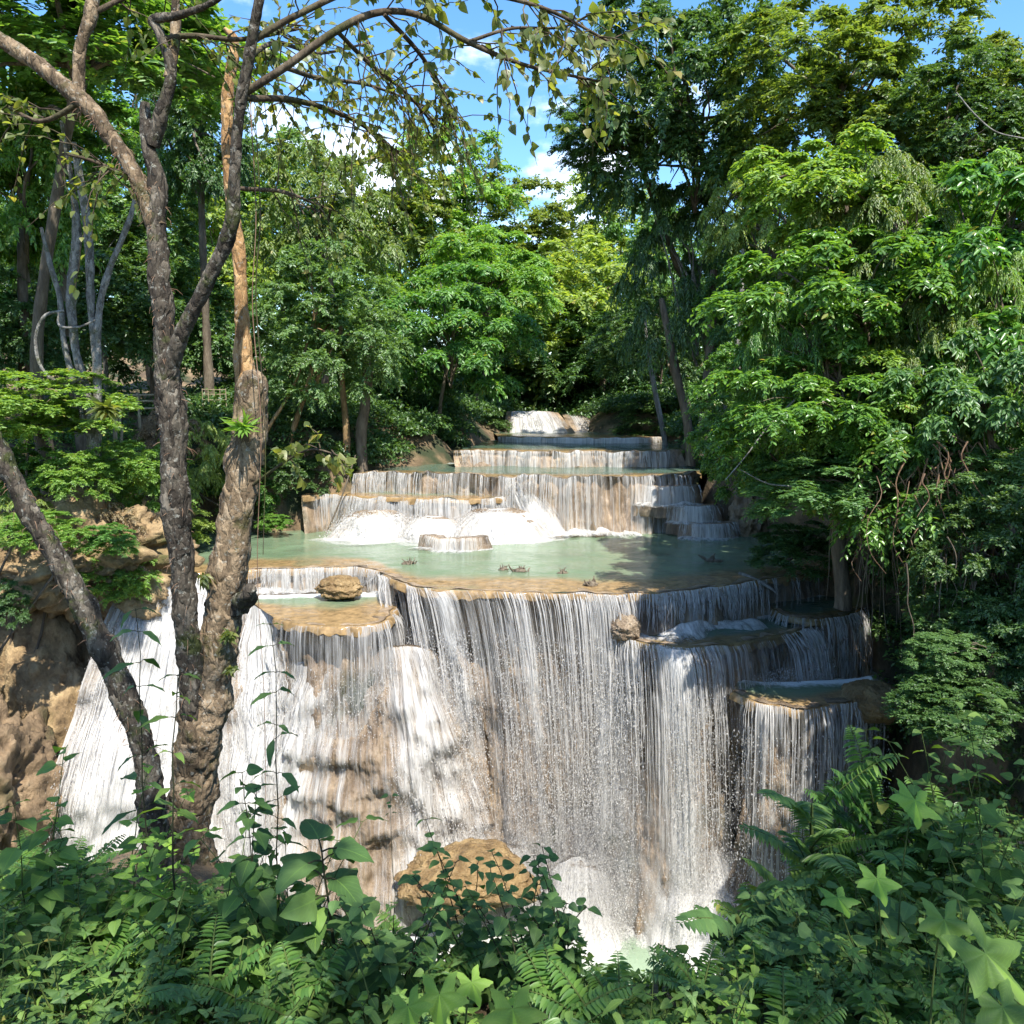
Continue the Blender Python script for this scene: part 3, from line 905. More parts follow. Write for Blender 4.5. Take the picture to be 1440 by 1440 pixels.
    def strands(self, parent, per_m=30, w=(.012, .035), v_end=(.25, 1.0), off=(.02, .12), u0=0, u1=1, mat=None, spread=.03, name='water_strands', clump=.85, v_start=.0):
        r = np.random.default_rng(self.seed + 60)
        S = int(per_m * .72 * self.len * (u1 - u0))
        if S < 1: return
        u = u0 + (u1 - u0) * r.random(S * 3)
        keep = (fbm(np.stack([u * self.len * .9, 0 * u, 0 * u], -1), 4, self.seed + 70, .7) * clump * 1.5 + r.random(S * 3) > .55)
        u = u[keep][:S]; S = len(u)
        if S < 1: return
        rows = max(5, int(min(14, self.h / .25 + 4)))
        vs = r.uniform(0, v_start, S) if v_start else np.zeros(S)
        ve = vs + (v_end[0] + (v_end[1] - v_end[0]) * r.random(S) ** 1.4) * (1 - vs)
        t = np.linspace(0, 1, rows)
        V = vs[:, None] + (ve - vs)[:, None] * t[None]
        du = (r.normal(size=S) * spread / self.len)
        U = np.clip(u[:, None] + du[:, None] * V ** .7, 0, 1)
        p, O = self.Q(U, V)
        o = r.uniform(*off, S)
        p = p + O * (.01 + o[:, None] * np.minimum(1, V * self.h / .3 + .15) + .012 * r.normal(size=(S, rows)))[..., None]
        p[..., 0] += .012 * r.normal(size=(S, rows)) * (V * 1.0)
        wd = w[0] * .7 + (w[1] - w[0]) * r.random(S) ** 2.2
        wid = wd[:, None] * (.5 + .9 * r.random((S, rows))) * np.clip(1.25 - .75 * t[None], .1, 1) * np.where(t[None] > .98, .2, 1)
        tan = np.array([1.0, 0, 0])
        a = p + wid[..., None] * tan
        b = p - wid[..., None] * tan
        c = p + wid[..., None] * .8 * O
        Q = np.stack([a, c, b], 2).reshape(-1, 3)
        base = (np.arange(S)[:, None] * rows + np.arange(rows - 1)[None]) * 3
        f = []
        for x, y in ((0, 1), (1, 2), (2, 0)):
            f.append(np.stack([base + x, base + y, base + 3 + y, base + 3 + x], -1).reshape(-1, 4))
        g = Geo()
        g.add(Q, np.concatenate(f))
        return g.build(name, mat or M['strand'], parent)

    def drops(self, parent, n=4000, v=(.3, 1.0), size=(.003, .007), long=(1.5, 4.0), depth=.35, u0=0, u1=1, name='water_droplets', power=1.0, clump=.7, up=0.0, mat=None):
        r = np.random.default_rng(self.seed + 80)
        u = u0 + (u1 - u0) * r.random(n * 2)
        keep = fbm(np.stack([u * self.len * 2.2, 0 * u, 0 * u], -1), 3, self.seed + 70) * clump + r.random(n * 2) > .45
        u = u[keep][:n]; n = len(u)
        V = v[0] + (v[1] - v[0]) * r.random(n) ** power
        p, O = self.Q(u, V)
        p = p + O * (r.normal(size=n) * depth * .5 + depth * .5)[:, None] * (V ** .5)[:, None]
        p[:, 0] += r.normal(size=n) * .05
        if up:
            p[:, 2] += np.abs(r.normal(size=n)) * up
            p[:, 2] = np.maximum(p[:, 2], self.B[:, 2].min() + .01)
        ax = np.tile([0, 0, 1.0], (n, 1)) + r.normal(size=(n, 3)) * .12
        nr = np.tile([0, -1.0, 0], (n, 1))
        s = r.uniform(*size, n)
        g = Geo()
        scatter(g, OCTA_V, OCTA_F, p, ax, nr, s * r.uniform(*long, n) * 2, wid=1 / r.uniform(*long, n))
        return g.build(name, mat or M['droplet'], parent, smooth_shade=False)

    def foam(self, parent, width=.8, height=.35, off=0.0, u0=0, u1=1, name='foam', mat=None, extra=0.0):
        n = max(10, int(self.len * (u1 - u0) / .05)); m = 22
        U, S = np.meshgrid(np.linspace(u0, u1, n), np.linspace(0, 1, m), indexing='ij')
        p, O = self.P(U, np.ones_like(U))
        w = width * (.7 + .5 * fbm(np.stack([U * self.len * 1.2, 0 * U, 0 * U], -1), 3, self.seed + 90))
        prof = np.sin(np.clip(S, 0, 1) * pi) ** .7 * (1 - S) ** .6
        hgt = height * prof * (1 + .8 * fbm(np.stack([U * self.len * 2.4, S * 2.5, 0 * U], -1), 4, self.seed + 91))
        hgt = hgt * np.sin(np.clip((U - u0) / (u1 - u0), 0, 1) * pi) ** .5
        p = p + O * (off - .2 + (w + .2) * S)[..., None]
        p[..., 2] += np.maximum(hgt, 0) + .006 + .02 * fbm(p * 6, 3, 4) * (1 - S)
        ex = extra - .75 * S ** 2.2
        g = Geo()
        g.add(p.reshape(-1, 3), grid_faces(n, m), np.stack([U * self.len, S * width], -1).reshape(-1, 2), extra=ex)
        return g.build(name, mat or M['foam'], parent)


def P3(lst, z):
    return [atz(x, y, z) for x, y in lst]


def wf(label, loc, name='waterfall'):
    o = empty(name, loc, label, 'waterfall', 'tiers of the stepped waterfall')
    return o


def rebase(root):
    """children were built in world space; keep them there under a root that stands at the thing's base"""
    inv = Matrix.Translation(root.location).inverted()
    for c in root.children:
        c.matrix_parent_inverse = inv


# --- main drop, centre: tall free curtain
root = wf('tall central curtain of falling water dropping from the orange travertine lip to the lowest pool', (1.0, 14.3, LOW))
lipC = P3([(532, 804), (550, 813), (590, 826), (660, 830), (740, 832), (830, 835), (890, 834)], Z1 + .01)
botC = [np.array([-2.2, 14.5, LOW]), np.array([-1.2, 14.0, LOW]), np.array([0, 13.9, LOW]), np.array([1.2, 13.9, LOW]), np.array([2.4, 14.0, LOW])]
fC = Fall(lipC, botC, a=.55, seed=1)
fC.rock(root, M['rock_face'], recess=.85, rough=.3, ridge=.22)
fC.sheet(root, M['sheet_thin'], .0, extra=0.0, extra_bottom=.12)
fC.sheet(root, M['sheet_thin'], .14, extra=-.1, extra_bottom=.2, name='water_veil')
fC.sheet(root, M['mist'], .35, extra=-.85, extra_bottom=.95, name='mist_veil', wob=.15)
for q, (a_, b_, e_) in enumerate([(.02, .13, -.12), (.33, .43, -.16), (.60, .66, -.2), (.80, .97, -.12)]):
    fC.sheet(root, M['sheet_thick'], .10 + .02 * q, extra=e_ - .1, extra_bottom=.12, u0=a_, u1=b_, name='gush', wob=.08)
fC.strands(root, 60, (.006, .022), (.25, .85), (.0, .22))
fC.drops(root, 45000, (.12, 1.0), (.003, .007), depth=.55, power=.8)
for q, (xa, xb, za, seed_) in enumerate([(-2.1, .7, -7.9, 201), (.3, 2.1, -8.3, 202), (2.0, 4.8, -7.9, 203)]):
    xm = (xa + xb) / 2
    tp = [np.array([xa + .5, 13.9, za - .35]), np.array([xm - .2, 13.6, za]), np.array([xm + .25, 13.6, za - .05]), np.array([xb - .4, 13.9, za - .4])]
    bt = [np.array([xa - .2, 13.7, LOW]), np.array([xm - .6, 12.5, LOW]), np.array([xm + .5, 12.5, LOW]), np.array([xb + .2, 13.7, LOW])]
    fl = Fall(tp, bt, a=.75, seed=seed_, n=110, follow=True, bumps=.14)
    fl.rock(root, M['rock_wet'], recess=-.02, rough=.2, ridge=.15, rim=.2, name='talus')
    fl.sheet(root, M['sheet_thick'], .08, extra=.02, extra_bottom=.15, wob=.08, name='white_apron')
    fl.sheet(root, M['sheet_mid'], .2, extra=-.05, extra_bottom=.1, wob=.15, name='water_veil')
    fl.sheet(root, M['mist'], .25, extra=-.3, extra_bottom=.3, wob=.15, name='mist_veil')
    fl.drops(root, 5000, (0, 1), depth=.35, up=.15)
fC.foam(root, 1.0, .28, extra=.1)
fC.drops(root, 9000, (.85, 1.0), (.004, .010), (1, 2), depth=.9, up=.45, name='spray')
rebase(root)

# --- centre-left pocket: small upper curtain, ledge, lower curtain, cone
root = wf('short curtain spilling behind the round boulder onto a small orange ledge', (-3.6, 16.2, -3.98))
lipB = P3([(335, 802), (430, 798), (500, 798), (535, 803), (550, 814)], Z1 + .01)
fB = Fall(lipB, None, drop=.5, out=.1, a=.5, seed=2)
fB.rock(root, M['rock_face'], recess=.15, rough=.06, ridge=.05)
fB.sheet(root, M['sheet_mid'], .02, extra=.0)
fB.strands(root, 60, (.006, .016), (.5, 1.0), (.0, .04))
fB.foam(root, .5, .12, u0=.0, u1=.4)
fB.foam(root, .5, .12, u0=.72, u1=1.0)
rebase(root)

ZB = -3.98
ledgeB = P3([(385, 868), (410, 876), (450, 880), (505, 880), (542, 873), (558, 855)], ZB)
backB = P3([(340, 838), (400, 836), (450, 835), (500, 834), (540, 832), (560, 830)], ZB)
pool('small_ledge_water', ledgeB, backB, M['pool'], ZB - .005, 90, 40, 1.4, .35, seed=31)
root = wf('water dripping from the edge of the small orange ledge in front of the boulder', (-3.2, 14.1, -6.4))
fB2 = Fall(ledgeB, None, drop=2.4, out=.2, a=.5, seed=3)
fB2.rock(root, M['rock_face'], recess=.5, rough=.2, ridge=.16)
fB2.sheet(root, M['sheet_thin'], .03, extra=.05)
fB2.strands(root, 45, (.006, .018), (.2, .8), (.0, .12))
fB2.drops(root, 5000, (.3, 1), depth=.3)
rebase(root)

root = wf('wide tan rock cone with white water sliding down both of its flanks', (-2.4, 13.0, LOW))
topK = [at(395, 935, 14.5), at(450, 925, 14.25), at(520, 918, 14.2), at(575, 905, 14.25), at(615, 920, 14.5)]
botK = [np.array([-5.4, 13.6, LOW]), np.array([-4.2, 12.9, LOW]), np.array([-2.8, 12.5, LOW]), np.array([-1.4, 12.6, LOW]), np.array([.1, 13.6, LOW])]
fK = Fall(topK, botK, a=.8, follow=True, bumps=.16, seed=4, n=230)
fK.rock(root, M['rock_wet'], recess=-.02, rough=.24, ridge=.16, rim=.2, gap=.04)
fK.sheet(root, M['sheet_mid'], .07, extra=-.2, extra_bottom=.05)
fK.sheet(root, M['mist'], .2, extra=-.7, extra_bottom=.55, name='mist_veil', wob=.1)
fK.sheet(root, M['sheet_thick'], .10, extra=-.22, extra_bottom=.3, u0=.55, u1=1.0, name='white_chute')
fK.sheet(root, M['sheet_thick'], .10, extra=-.2, extra_bottom=.25, u0=.0, u1=.38, name='white_chute')
fK.strands(root, 18, (.008, .03), (.2, .6), (.03, .1), u0=.68, u1=.98, v_start=.6)
fK.strands(root, 20, (.008, .03), (.2, .6), (.03, .1), u0=.02, u1=.3, v_start=.6)
fK.drops(root, 7000, (.3, 1), depth=.25, u0=.65)
fK.foam(root, .8, .3, extra=.1)
rebase(root)

# --- far left white apron
root = wf('broad bright white apron of water fanning out below the mossy twin trunks', (-6, 13.5, LOW))
lipA = P3([(178, 822), (230, 818), (290, 812), (345, 806)], Z1 + .01)
botA = [at(20, 1330, 12.6), at(130, 1340, 12.3), at(240, 1335, 12.4), at(345, 1320, 12.9)]
fA = Fall(lipA, botA, a=.72, follow=True, bumps=.1, seed=5)
fA.rock(root, M['rock_wet'], recess=-.03, rough=.25, ridge=.14)
fA.sheet(root, M['sheet_thick'], .08, extra=.08, extra_bottom=.1)
fA.sheet(root, M['mist'], .3, extra=-.35, extra_bottom=.5, name='mist_veil', wob=.1)
fA.sheet(root, M['sheet_mid'], .17, extra=-.08, extra_bottom=.1, name='water_veil')
fA.strands(root, 40, (.008, .03), (.15, .5), (.1, .25), v_start=.7)
fA.drops(root, 8000, (.1, 1), depth=.4)
fA.foam(root, 1.0, .35, extra=.1)
rebase(root)

root = wf('bright white column of water between the trunks and the rock cone', (-4.6, 14.0, LOW))
lipA2 = P3([(340, 845), (370, 852), (400, 866)], -4.0)
botA2 = [at(300, 1300, 12.9), at(370, 1300, 12.9), at(420, 1290, 13.2)]
fA2 = Fall(lipA2, botA2, a=.7, follow=True, seed=6)
fA2.rock(root, M['rock_wet'], recess=.0, rough=.15, ridge=.1, rim=.1)
fA2.sheet(root, M['sheet_thick'], .1, extra=.05, extra_bottom=.1)
fA2.strands(root, 50, (.008, .03), (.2, .6), (.05, .2), v_start=.5)
fA2.drops(root, 4000, (.2, 1), depth=.3)
rebase(root)

# --- right: upper short curtain
root = wf('shaded comb of thin water strings below the right half of the orange lip', (4.2, 14.8, -4.24))
lipD = P3([(885, 834), (920, 834), (970, 829), (1040, 820), (1090, 812), (1130, 806), (1170, 800)], Z1 + .01)
fD = Fall(lipD, None, drop=.78, out=.12, a=.5, seed=7)
fD.rock(root, M['rock_face'], recess=.22, rough=.1, ridge=.1)
fD.sheet(root, M['sheet_thin'], .02, extra=.05)
fD.strands(root, 70, (.006, .017), (.4, 1.0), (.0, .06))
fD.foam(root, .55, .22, u0=.02, u1=.55, extra=.05)
rebase(root)

ZD = -4.24
ledgeD = P3([(845, 880), (880, 898), (940, 908), (1000, 908), (1060, 900), (1110, 890), (1150, 880)], ZD)
backD = P3([(850, 868), (900, 872), (950, 880), (1010, 876), (1060, 866), (1100, 860), (1140, 858)], ZD)
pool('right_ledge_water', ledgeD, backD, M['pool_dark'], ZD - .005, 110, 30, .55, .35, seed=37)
root = wf('tall right curtain falling in shade from the brown ledge behind the ferns', (3.2, 13.6, LOW))
botD = [np.array([1.4, 13.7, LOW]), np.array([2.6, 13.2, LOW]), np.array([3.8, 13.1, LOW]), np.array([5.0, 13.4, LOW]), np.array([6.2, 14.0, LOW])]
fD2 = Fall(ledgeD, botD, a=.5, seed=8)
fD2.rock(root, M['rock_face'], recess=.55, rough=.28, ridge=.2)
fD2.sheet(root, M['sheet_thin'], .03, extra=.0, extra_bottom=.1)
fD2.sheet(root, M['mist'], .3, extra=-.65, extra_bottom=.9, name='mist_veil', wob=.15)
fD2.sheet(root, M['sheet_mid'], .12, extra=-.02, u0=.22, u1=.45, name='water_veil')
for q, (a_, b_, e_) in enumerate([(.03, .10, -.2), (.30, .40, -.05), (.62, .70, -.2), (.86, .98, -.15)]):
    fD2.sheet(root, M['sheet_thick'], .12 + .02 * q, extra=e_ - .1, extra_bottom=.1, u0=a_, u1=b_, name='gush', wob=.08)
fD2.strands(root, 45, (.006, .02), (.2, .8), (.0, .2))
fD2.strands(root, 70, (.008, .025), (.3, .95), (.05, .3), u0=.28, u1=.42, name='white_jet')
fD2.drops(root, 26000, (.1, 1), depth=.5)
fD2.foam(root, 1.0, .28, extra=.1)
fD2.drops(root, 5000, (.85, 1.0), (.004, .010), (1, 2), depth=.9, up=.45, name='spray')
rebase(root)

# --- far right ledge and its curtain
ZE = -4.06
ledgeE = P3([(1085, 856), (1110, 866), (1150, 870), (1190, 864), (1215, 850)], ZE)
backE = P3([(1080, 842), (1110, 838), (1150, 836), (1190, 834), (1220, 832)], ZE)
pool('shaded_ledge_water', ledgeE, backE, M['pool_dark'], ZE - .005, 60, 24, .5, .2, seed=41)
root = wf('short shaded curtain at the far right end ending in a foamy shelf', (6, 14.4, -5.3))
fE = Fall(ledgeE, None, drop=1.35, out=.2, a=.5, seed=9)
fE.rock(root, M['rock_face'], recess=.3, rough=.16, ridge=.14, base=2.5)
fE.sheet(root, M['sheet_mid'], .03, extra=-.03)
fE.strands(root, 45, (.006, .018), (.3, 1), (.0, .1))
fE.foam(root, .7, .2, extra=.05)
rebase(root)

# --- shelf half way down at the right
ZF = -4.98
ledgeF = P3([(1030, 972), (1065, 988), (1110, 994), (1160, 992), (1205, 982), (1232, 966)], ZF)
backF = P3([(1040, 955), (1075, 958), (1110, 958), (1150, 956), (1190, 954), (1225, 950)], ZF)
pool('shelf_water', ledgeF, backF, M['pool'], ZF - .005, 70, 30, .6, .35, seed=43)
root = wf('water spilling over a tan shelf half way down the right end', (5.0, 13.0, LOW))
botF = [q * np.array([1, 1, 0]) + np.array([0, -.25, LOW]) for q in ledgeF]
fF = Fall(ledgeF, botF, a=.5, seed=23, scallop=.14)
fF.rock(root, M['rock_wet'], recess=.25, rough=.3, ridge=.2)
fF.sheet(root, M['sheet_mid'], .04, extra=-.05)
fF.strands(root, 40, (.006, .02), (.2, .8), (.0, .15))
fF.drops(root, 5000, (.1, 1), depth=.4)
fF.foam(root, .8, .2, extra=.05)
rebase(root)

# --- second tier
root = wf('dark comb of water strings across the wide second tier', (1.6, 21.2, POOL))
fG = Fall(P3([(500, 664), (560, 665), (640, 667), (720, 669), (800, 670), (880, 669), (950, 667), (985, 665)], Z2 + .01), None, drop=1.5, out=.2, a=.5, seed=10, scallop=.22)
fG.rock(root, M['rock_face'], recess=.25, rough=.12, ridge=.12)
fG.sheet(root, M['sheet_thin'], .02, extra=.08)
fG.strands(root, 55, (.008, .02), (.4, 1.0), (.0, .1))
fG.foam(root, .6, .18, u0=.45, u1=.8, extra=.0)
rebase(root)

Z5 = -2.52
lipH = P3([(425, 697), (470, 694), (520, 698), (580, 700), (650, 701), (700, 700), (726, 694)], Z5)
backH = P3([(440, 688), (480, 687), (520, 687), (580, 687), (650, 688), (700, 689), (722, 690)], Z5)
pool('middle_ledge_water', lipH, backH, M['pool'], Z5 - .005, 90, 24, .9, .5, seed=51)
root = wf('short fringe of water under the long orange ledge of the second tier', (-2.6, 20.2, POOL))
fH = Fall(lipH, None, drop=.98, out=.16, a=.5, seed=11, scallop=.16)
fH.rock(root, M['rock_face'], recess=.15, rough=.08, ridge=.08)
fH.sheet(root, M['sheet_mid'], .02, extra=.05)
fH.strands(root, 50, (.008, .02), (.4, 1), (.0, .06))
rebase(root)

root = wf('mounded bright white cascade pouring into the green pool', (-.9, 19.4, POOL))
def mound(cx, y, rx, ry, z0, z1, seed):
    """dome-shaped cascade: lip arc at the top of the dome, wider arc at the pool"""
    c = at(cx, y, 20.2)
    th = np.linspace(-pi * .98, 0.0, 12)
    top = np.stack([c[0] + rx * .22 * np.cos(th), 20.2 + ry * .15 * np.sin(th), np.full(12, z1 + .06)], -1)
    bot = np.stack([c[0] + rx * np.cos(th), 20.15 + ry * np.sin(th), np.full(12, z0)], -1)
    f = Fall(top, bot, a=.5, seed=seed, n=160, follow=True)
    f.rock(root, M['rock_wet'], recess=-.02, rough=.22, ridge=.2, rim=.2, gap=.03, rows=36)
    f.sheet(root, M['sheet_thick'], .04, extra=.02, wob=.05)
    f.sheet(root, M['sheet_mid'], .10, extra=-.02, name='water_veil', wob=.08)
    f.strands(root, 30, (.006, .016), (.2, .6), (.05, .14), v_start=.6)
    f.drops(root, 1500, (.1, 1), size=(.004, .010), depth=.2, up=.06)
    f.foam(root, .4, .06, extra=.0)
mound(530, 745, 1.25, .75, POOL, -2.86, 61)
mound(612, 745, .95, .85, POOL, -3.0, 62)
mound(700, 745, 1.5, 1.0, POOL, -2.8, 63)
rebase(root)

root = wf('small low round ledge with a fringe of drips standing in the green pool', (-1.5, 19.2, POOL))
th = np.linspace(-pi, 0, 14)
c = atz(640, 756, -3.22)
lipJ = np.stack([c[0] + .78 * np.cos(th), c[1] + .25 + .42 * np.sin(th), np.full(14, -3.2)], -1)
fJ = Fall(lipJ, None, drop=.3, out=.12, a=.6, seed=14, scallop=.12)
fJ.rock(root, M['rock_wet'], recess=.03, rough=.08, ridge=.08, rim=.7)
fJ.sheet(root, M['sheet_mid'], .03, extra=.05)
fJ.strands(root, 40, (.006, .014), (.5, 1), (.0, .04))
fJ.foam(root, .25, .05, extra=-.1)
rebase(root)

root = wf('white chute slanting down beside the long orange ledge', (.4, 20.6, POOL))
fI = Fall([at(706, 676, 21.1), at(722, 672, 21.1), at(738, 678, 21.1)], [at(735, 752, 20.0), at(775, 754, 19.9), at(815, 750, 20.3)], a=.8, follow=True, seed=15, n=30)
fI.rock(root, M['rock_face'], recess=0, rough=.08, ridge=.05, rim=.1)
fI.sheet(root, M['sheet_thick'], .06, extra=.0)
fI.strands(root, 60, (.008, .02), (.3, .7), (.05, .14), v_start=.5)
fI.foam(root, .5, .12, extra=.05)
rebase(root)

# stair of small ledges at the right end of the second tier
root = wf('little staircase of white spills at the right end of the second tier', (4.7, 20.6, POOL))
for (x0, x1, yy, z, drop, Y, sd) in [(895, 985, 680, -2.25, .5, 20.8, 71), (940, 1012, 706, -2.72, .45, 20.5, 72), (955, 1038, 732, -3.12, .4, 20.1, 73)]:
    l = [at(x0, yy - 2, Y + .15), at((2 * x0 + x1) / 3, yy + 2, Y - .1), at((x0 + 2 * x1) / 3, yy + 2, Y - .12), at(x1, yy - 3, Y + .2)]
    for q in l: q[2] = z
    f = Fall(l, None, drop=drop, out=.18, a=.6, seed=sd)
    f.rock(root, M['rock_face'], recess=.05, rough=.08, ridge=.08, rim=.7)
    f.sheet(root, M['sheet_mid'], .03, extra=.12)
    f.strands(root, 40, (.008, .018), (.4, 1), (.0, .08))
    f.foam(root, .35, .1, extra=.0)
rebase(root)

# third tier
root = wf('low row of dripping ledges in shade above the dark upper pool', (1.6, 24.4, Z2))
fM = Fall(P3([(640, 635), (700, 633), (780, 635), (840, 634), (900, 635), (960, 633)], Z3 + .01), None, drop=.46, out=.1, a=.5, seed=16, scallop=.15)
fM.rock(root, M['rock_face'], recess=.15, rough=.12, ridge=.12)
fM.sheet(root, M['sheet_mid'], .02, extra=-.02)
fM.strands(root, 40, (.008, .02), (.4, 1), (.0, .06))
rebase(root)
root = wf('thin bright sunlit sill of water at the top of the steps', (2.5, 29.8, Z3))
fN = Fall(P3([(700, 614), (760, 615), (830, 616), (890, 616), (930, 614)], Z4 + .01), None, drop=.2, out=.05, a=.5, seed=17, scallop=.1)
fN.rock(root, M['rock_tan'], recess=.02, rough=.04, ridge=.04)
fN.sheet(root, M['sheet_thick'], .03, extra=.0)
rebase(root)
root = wf('topmost bright white fall pouring between the dark trees', (.8, 33, Z4))
fO = Fall([at(712, 579, 35), at(750, 578, 34.8), at(785, 580, 35)], [at(704, 624, 31.6), at(760, 619, 31.4), at(812, 611, 32.2)], a=1.0, follow=True, seed=18, n=60)
fO.rock(root, M['rock_face'], recess=0, rough=.15, ridge=.1)
fO.sheet(root, M['sheet_thick'], .06, extra=.2, u0=.1, u1=.9)
fO.sheet(root, M['sheet_mid'], .04, extra=.0)
fO.strands(root, 40, (.012, .03), (.3, .7), (.05, .16), v_start=.5)
rebase(root)
root = wf('narrow shaded trickle just right of the topmost fall', (3, 34, Z4))
fQ = Fall([at(788, 581, 36), at(810, 583, 36), at(830, 586, 36)], [at(800, 606, 34), at(825, 606, 34), at(850, 608, 34)], a=.6, seed=19, n=30)
fQ.rock(root, M['rock_face'], recess=0, rough=.15, ridge=.1)
fQ.sheet(root, M['sheet_mid'], .06, extra=-.05)
rebase(root)


# mist hanging over the foot of the falls (real volume, even density)
m_, nt_, out_ = nodes('spray_mist')
pv = N(nt_, 'ShaderNodeVolumePrincipled', Density=0.22, Anisotropy=0.25)
pv.inputs['Color'].default_value = (.97, .97, .97, 1)
L(nt_, pv.outputs[0], out_.inputs['Volume'])


def mist(pts, rad, hgt, seed, name='mist'):
    q = catmull(pts, 70)
    th = np.linspace(0, 2 * pi, 28, endpoint=False)
    t = np.linspace(0, 1, 70)
    env = np.sin(np.clip(t, .004, .996) * pi) ** .5
    nz = 1 + .45 * fbm(np.stack([q[:, 0][:, None] * .9 + 0 * th, np.cos(th)[None] * 1.2 + 0 * q[:, :1], np.sin(th)[None] * 1.2 + 0 * q[:, :1]], -1), 4, seed)
    v = np.stack([q[:, 0][:, None] + 0 * th, q[:, 1][:, None] + rad * env[:, None] * nz * np.cos(th), q[:, 2][:, None] + hgt * env[:, None] * nz * np.sin(th)], -1)
    i, j = np.meshgrid(np.arange(69), np.arange(28), indexing='ij'); j2 = (j + 1) % 28
    g = Geo()
    g.add(v.reshape(-1, 3), np.stack([i * 28 + j, i * 28 + j2, (i + 1) * 28 + j2, (i + 1) * 28 + j], -1).reshape(-1, 4))
    g.add(v[0], [list(range(28))[::-1]]); g.add(v[-1], [list(range(28))])
    return tag(g.build(name, m_), kind='stuff')


mist([np.array([-1.6, 13.5, LOW + .3]), np.array([0, 13.3, LOW + .4]), np.array([1.8, 13.2, LOW + .5]), np.array([3.6, 13.0, LOW + .4]), np.array([5.2, 13.2, LOW + .3])], .95, 1.9, 3)
mist([np.array([-7.6, 12.6, LOW + .3]), np.array([-6.2, 12.2, LOW + .4]), np.array([-4.6, 12.4, LOW + .3])], .8, 1.5, 5)

# ------------------------------------------------------------------ rocks
def icosphere(sub):
    import bmesh
    bm = bmesh.new()
    bmesh.ops.create_icosphere(bm, subdivisions=sub, radius=1)
    v = np.array([x.co[:] for x in bm.verts]); f = np.array([[q.index for q in p.verts] for p in bm.faces])
    bm.free()
    return v, f


ICO5 = icosphere(6)
ICO4 = icosphere(4)


def rock_obj(name, loc, size, mat, label, seed=0, amp=.35, freq=1.3, strata=0.0, group=None, cat='rock', rz=0.0):
    v, f = ICO5
    d = 1 + amp * fbm(v * freq + seed * 3.1, 7, seed, .55) + amp * .5 * (np.abs(fbm(v * 3.2 + seed, 6, seed + 3, .58)) - .3)
    if strata:
        d = d + strata * np.round(np.sin(v[:, 2] * 13 + fbm(v * 2, 2, seed) * 2) * 2) / 2
    p = v * d[:, None] * np.array(size)
    g = Geo()
    g.add(p, f)
    o = g.build(name, mat)
    o.location = tuple(loc); o.rotation_euler = (0, 0, rz)
    return tag(o, label, cat, group)


rock_obj('boulder', at(477, 828, 15.75), (.42, .34, .24), M['travertine'], 'rounded layered tan boulder wedged below the orange lip', 3, .18, 1.2, .05)
rock_obj('boulder', at(655, 1235, 12.5), (1.1, .7, .5), M['travertine'], 'big wet tan boulder at the foot of the rock cone, splashed by the falls', 5, .2)
rock_obj('boulder', at(1232, 985, 12.9), (.46, .5, .34), M['travertine'], 'smooth orange wet boulder at the right end of the falls', 8, .16, 1.0)
rock_obj('boulder', at(878, 882, 14.0), (.30, .3, .26), M['rock_wet'], 'small wet boulder on the brown ledge beside the foam', 11, .2)
rock_obj('rock_outcrop', at(95, 1010, 15.2), (1.25, 1.1, 1.9), M['earth'], 'smooth tan cliff face bulging beside the white apron', 21, .3, 1.2, cat='rock')
rock_obj('rock_outcrop', at(-25, 1120, 12.6), (.9, 1.2, 1.5), M['rock_tan'], 'mossy tan rock low at the left edge below the bank', 24, .4, 1.4, .03, cat='rock')
rock_obj('rock_outcrop', at(75, 770, 14.5) + np.array([0, .7, -.35]), (1.75, 1.2, 1.0), M['earth'], 'crumbling tan earth ledge under the green bank shrubs', 27, .45, 1.8, .05, cat='rock')
rock_obj('rock_outcrop', at(190, 610, 20.5) + np.array([0, .4, -.15]), (1.0, .7, .35), M['rock_tan'], 'reddish rock overhang below the wooden rail', 29, .4, 1.8, .05, cat='rock')
rock_obj('rock_outcrop', at(1060, 715, 20.5), (.55, .6, 1.1), M['rock_face'], 'grey rock buttress beside the little white staircase', 33, .3, 1.4, cat='rock')


# ------------------------------------------------------------------ tree crowns (leaf by leaf), shared between trees of a kind
class Proto:
    pass


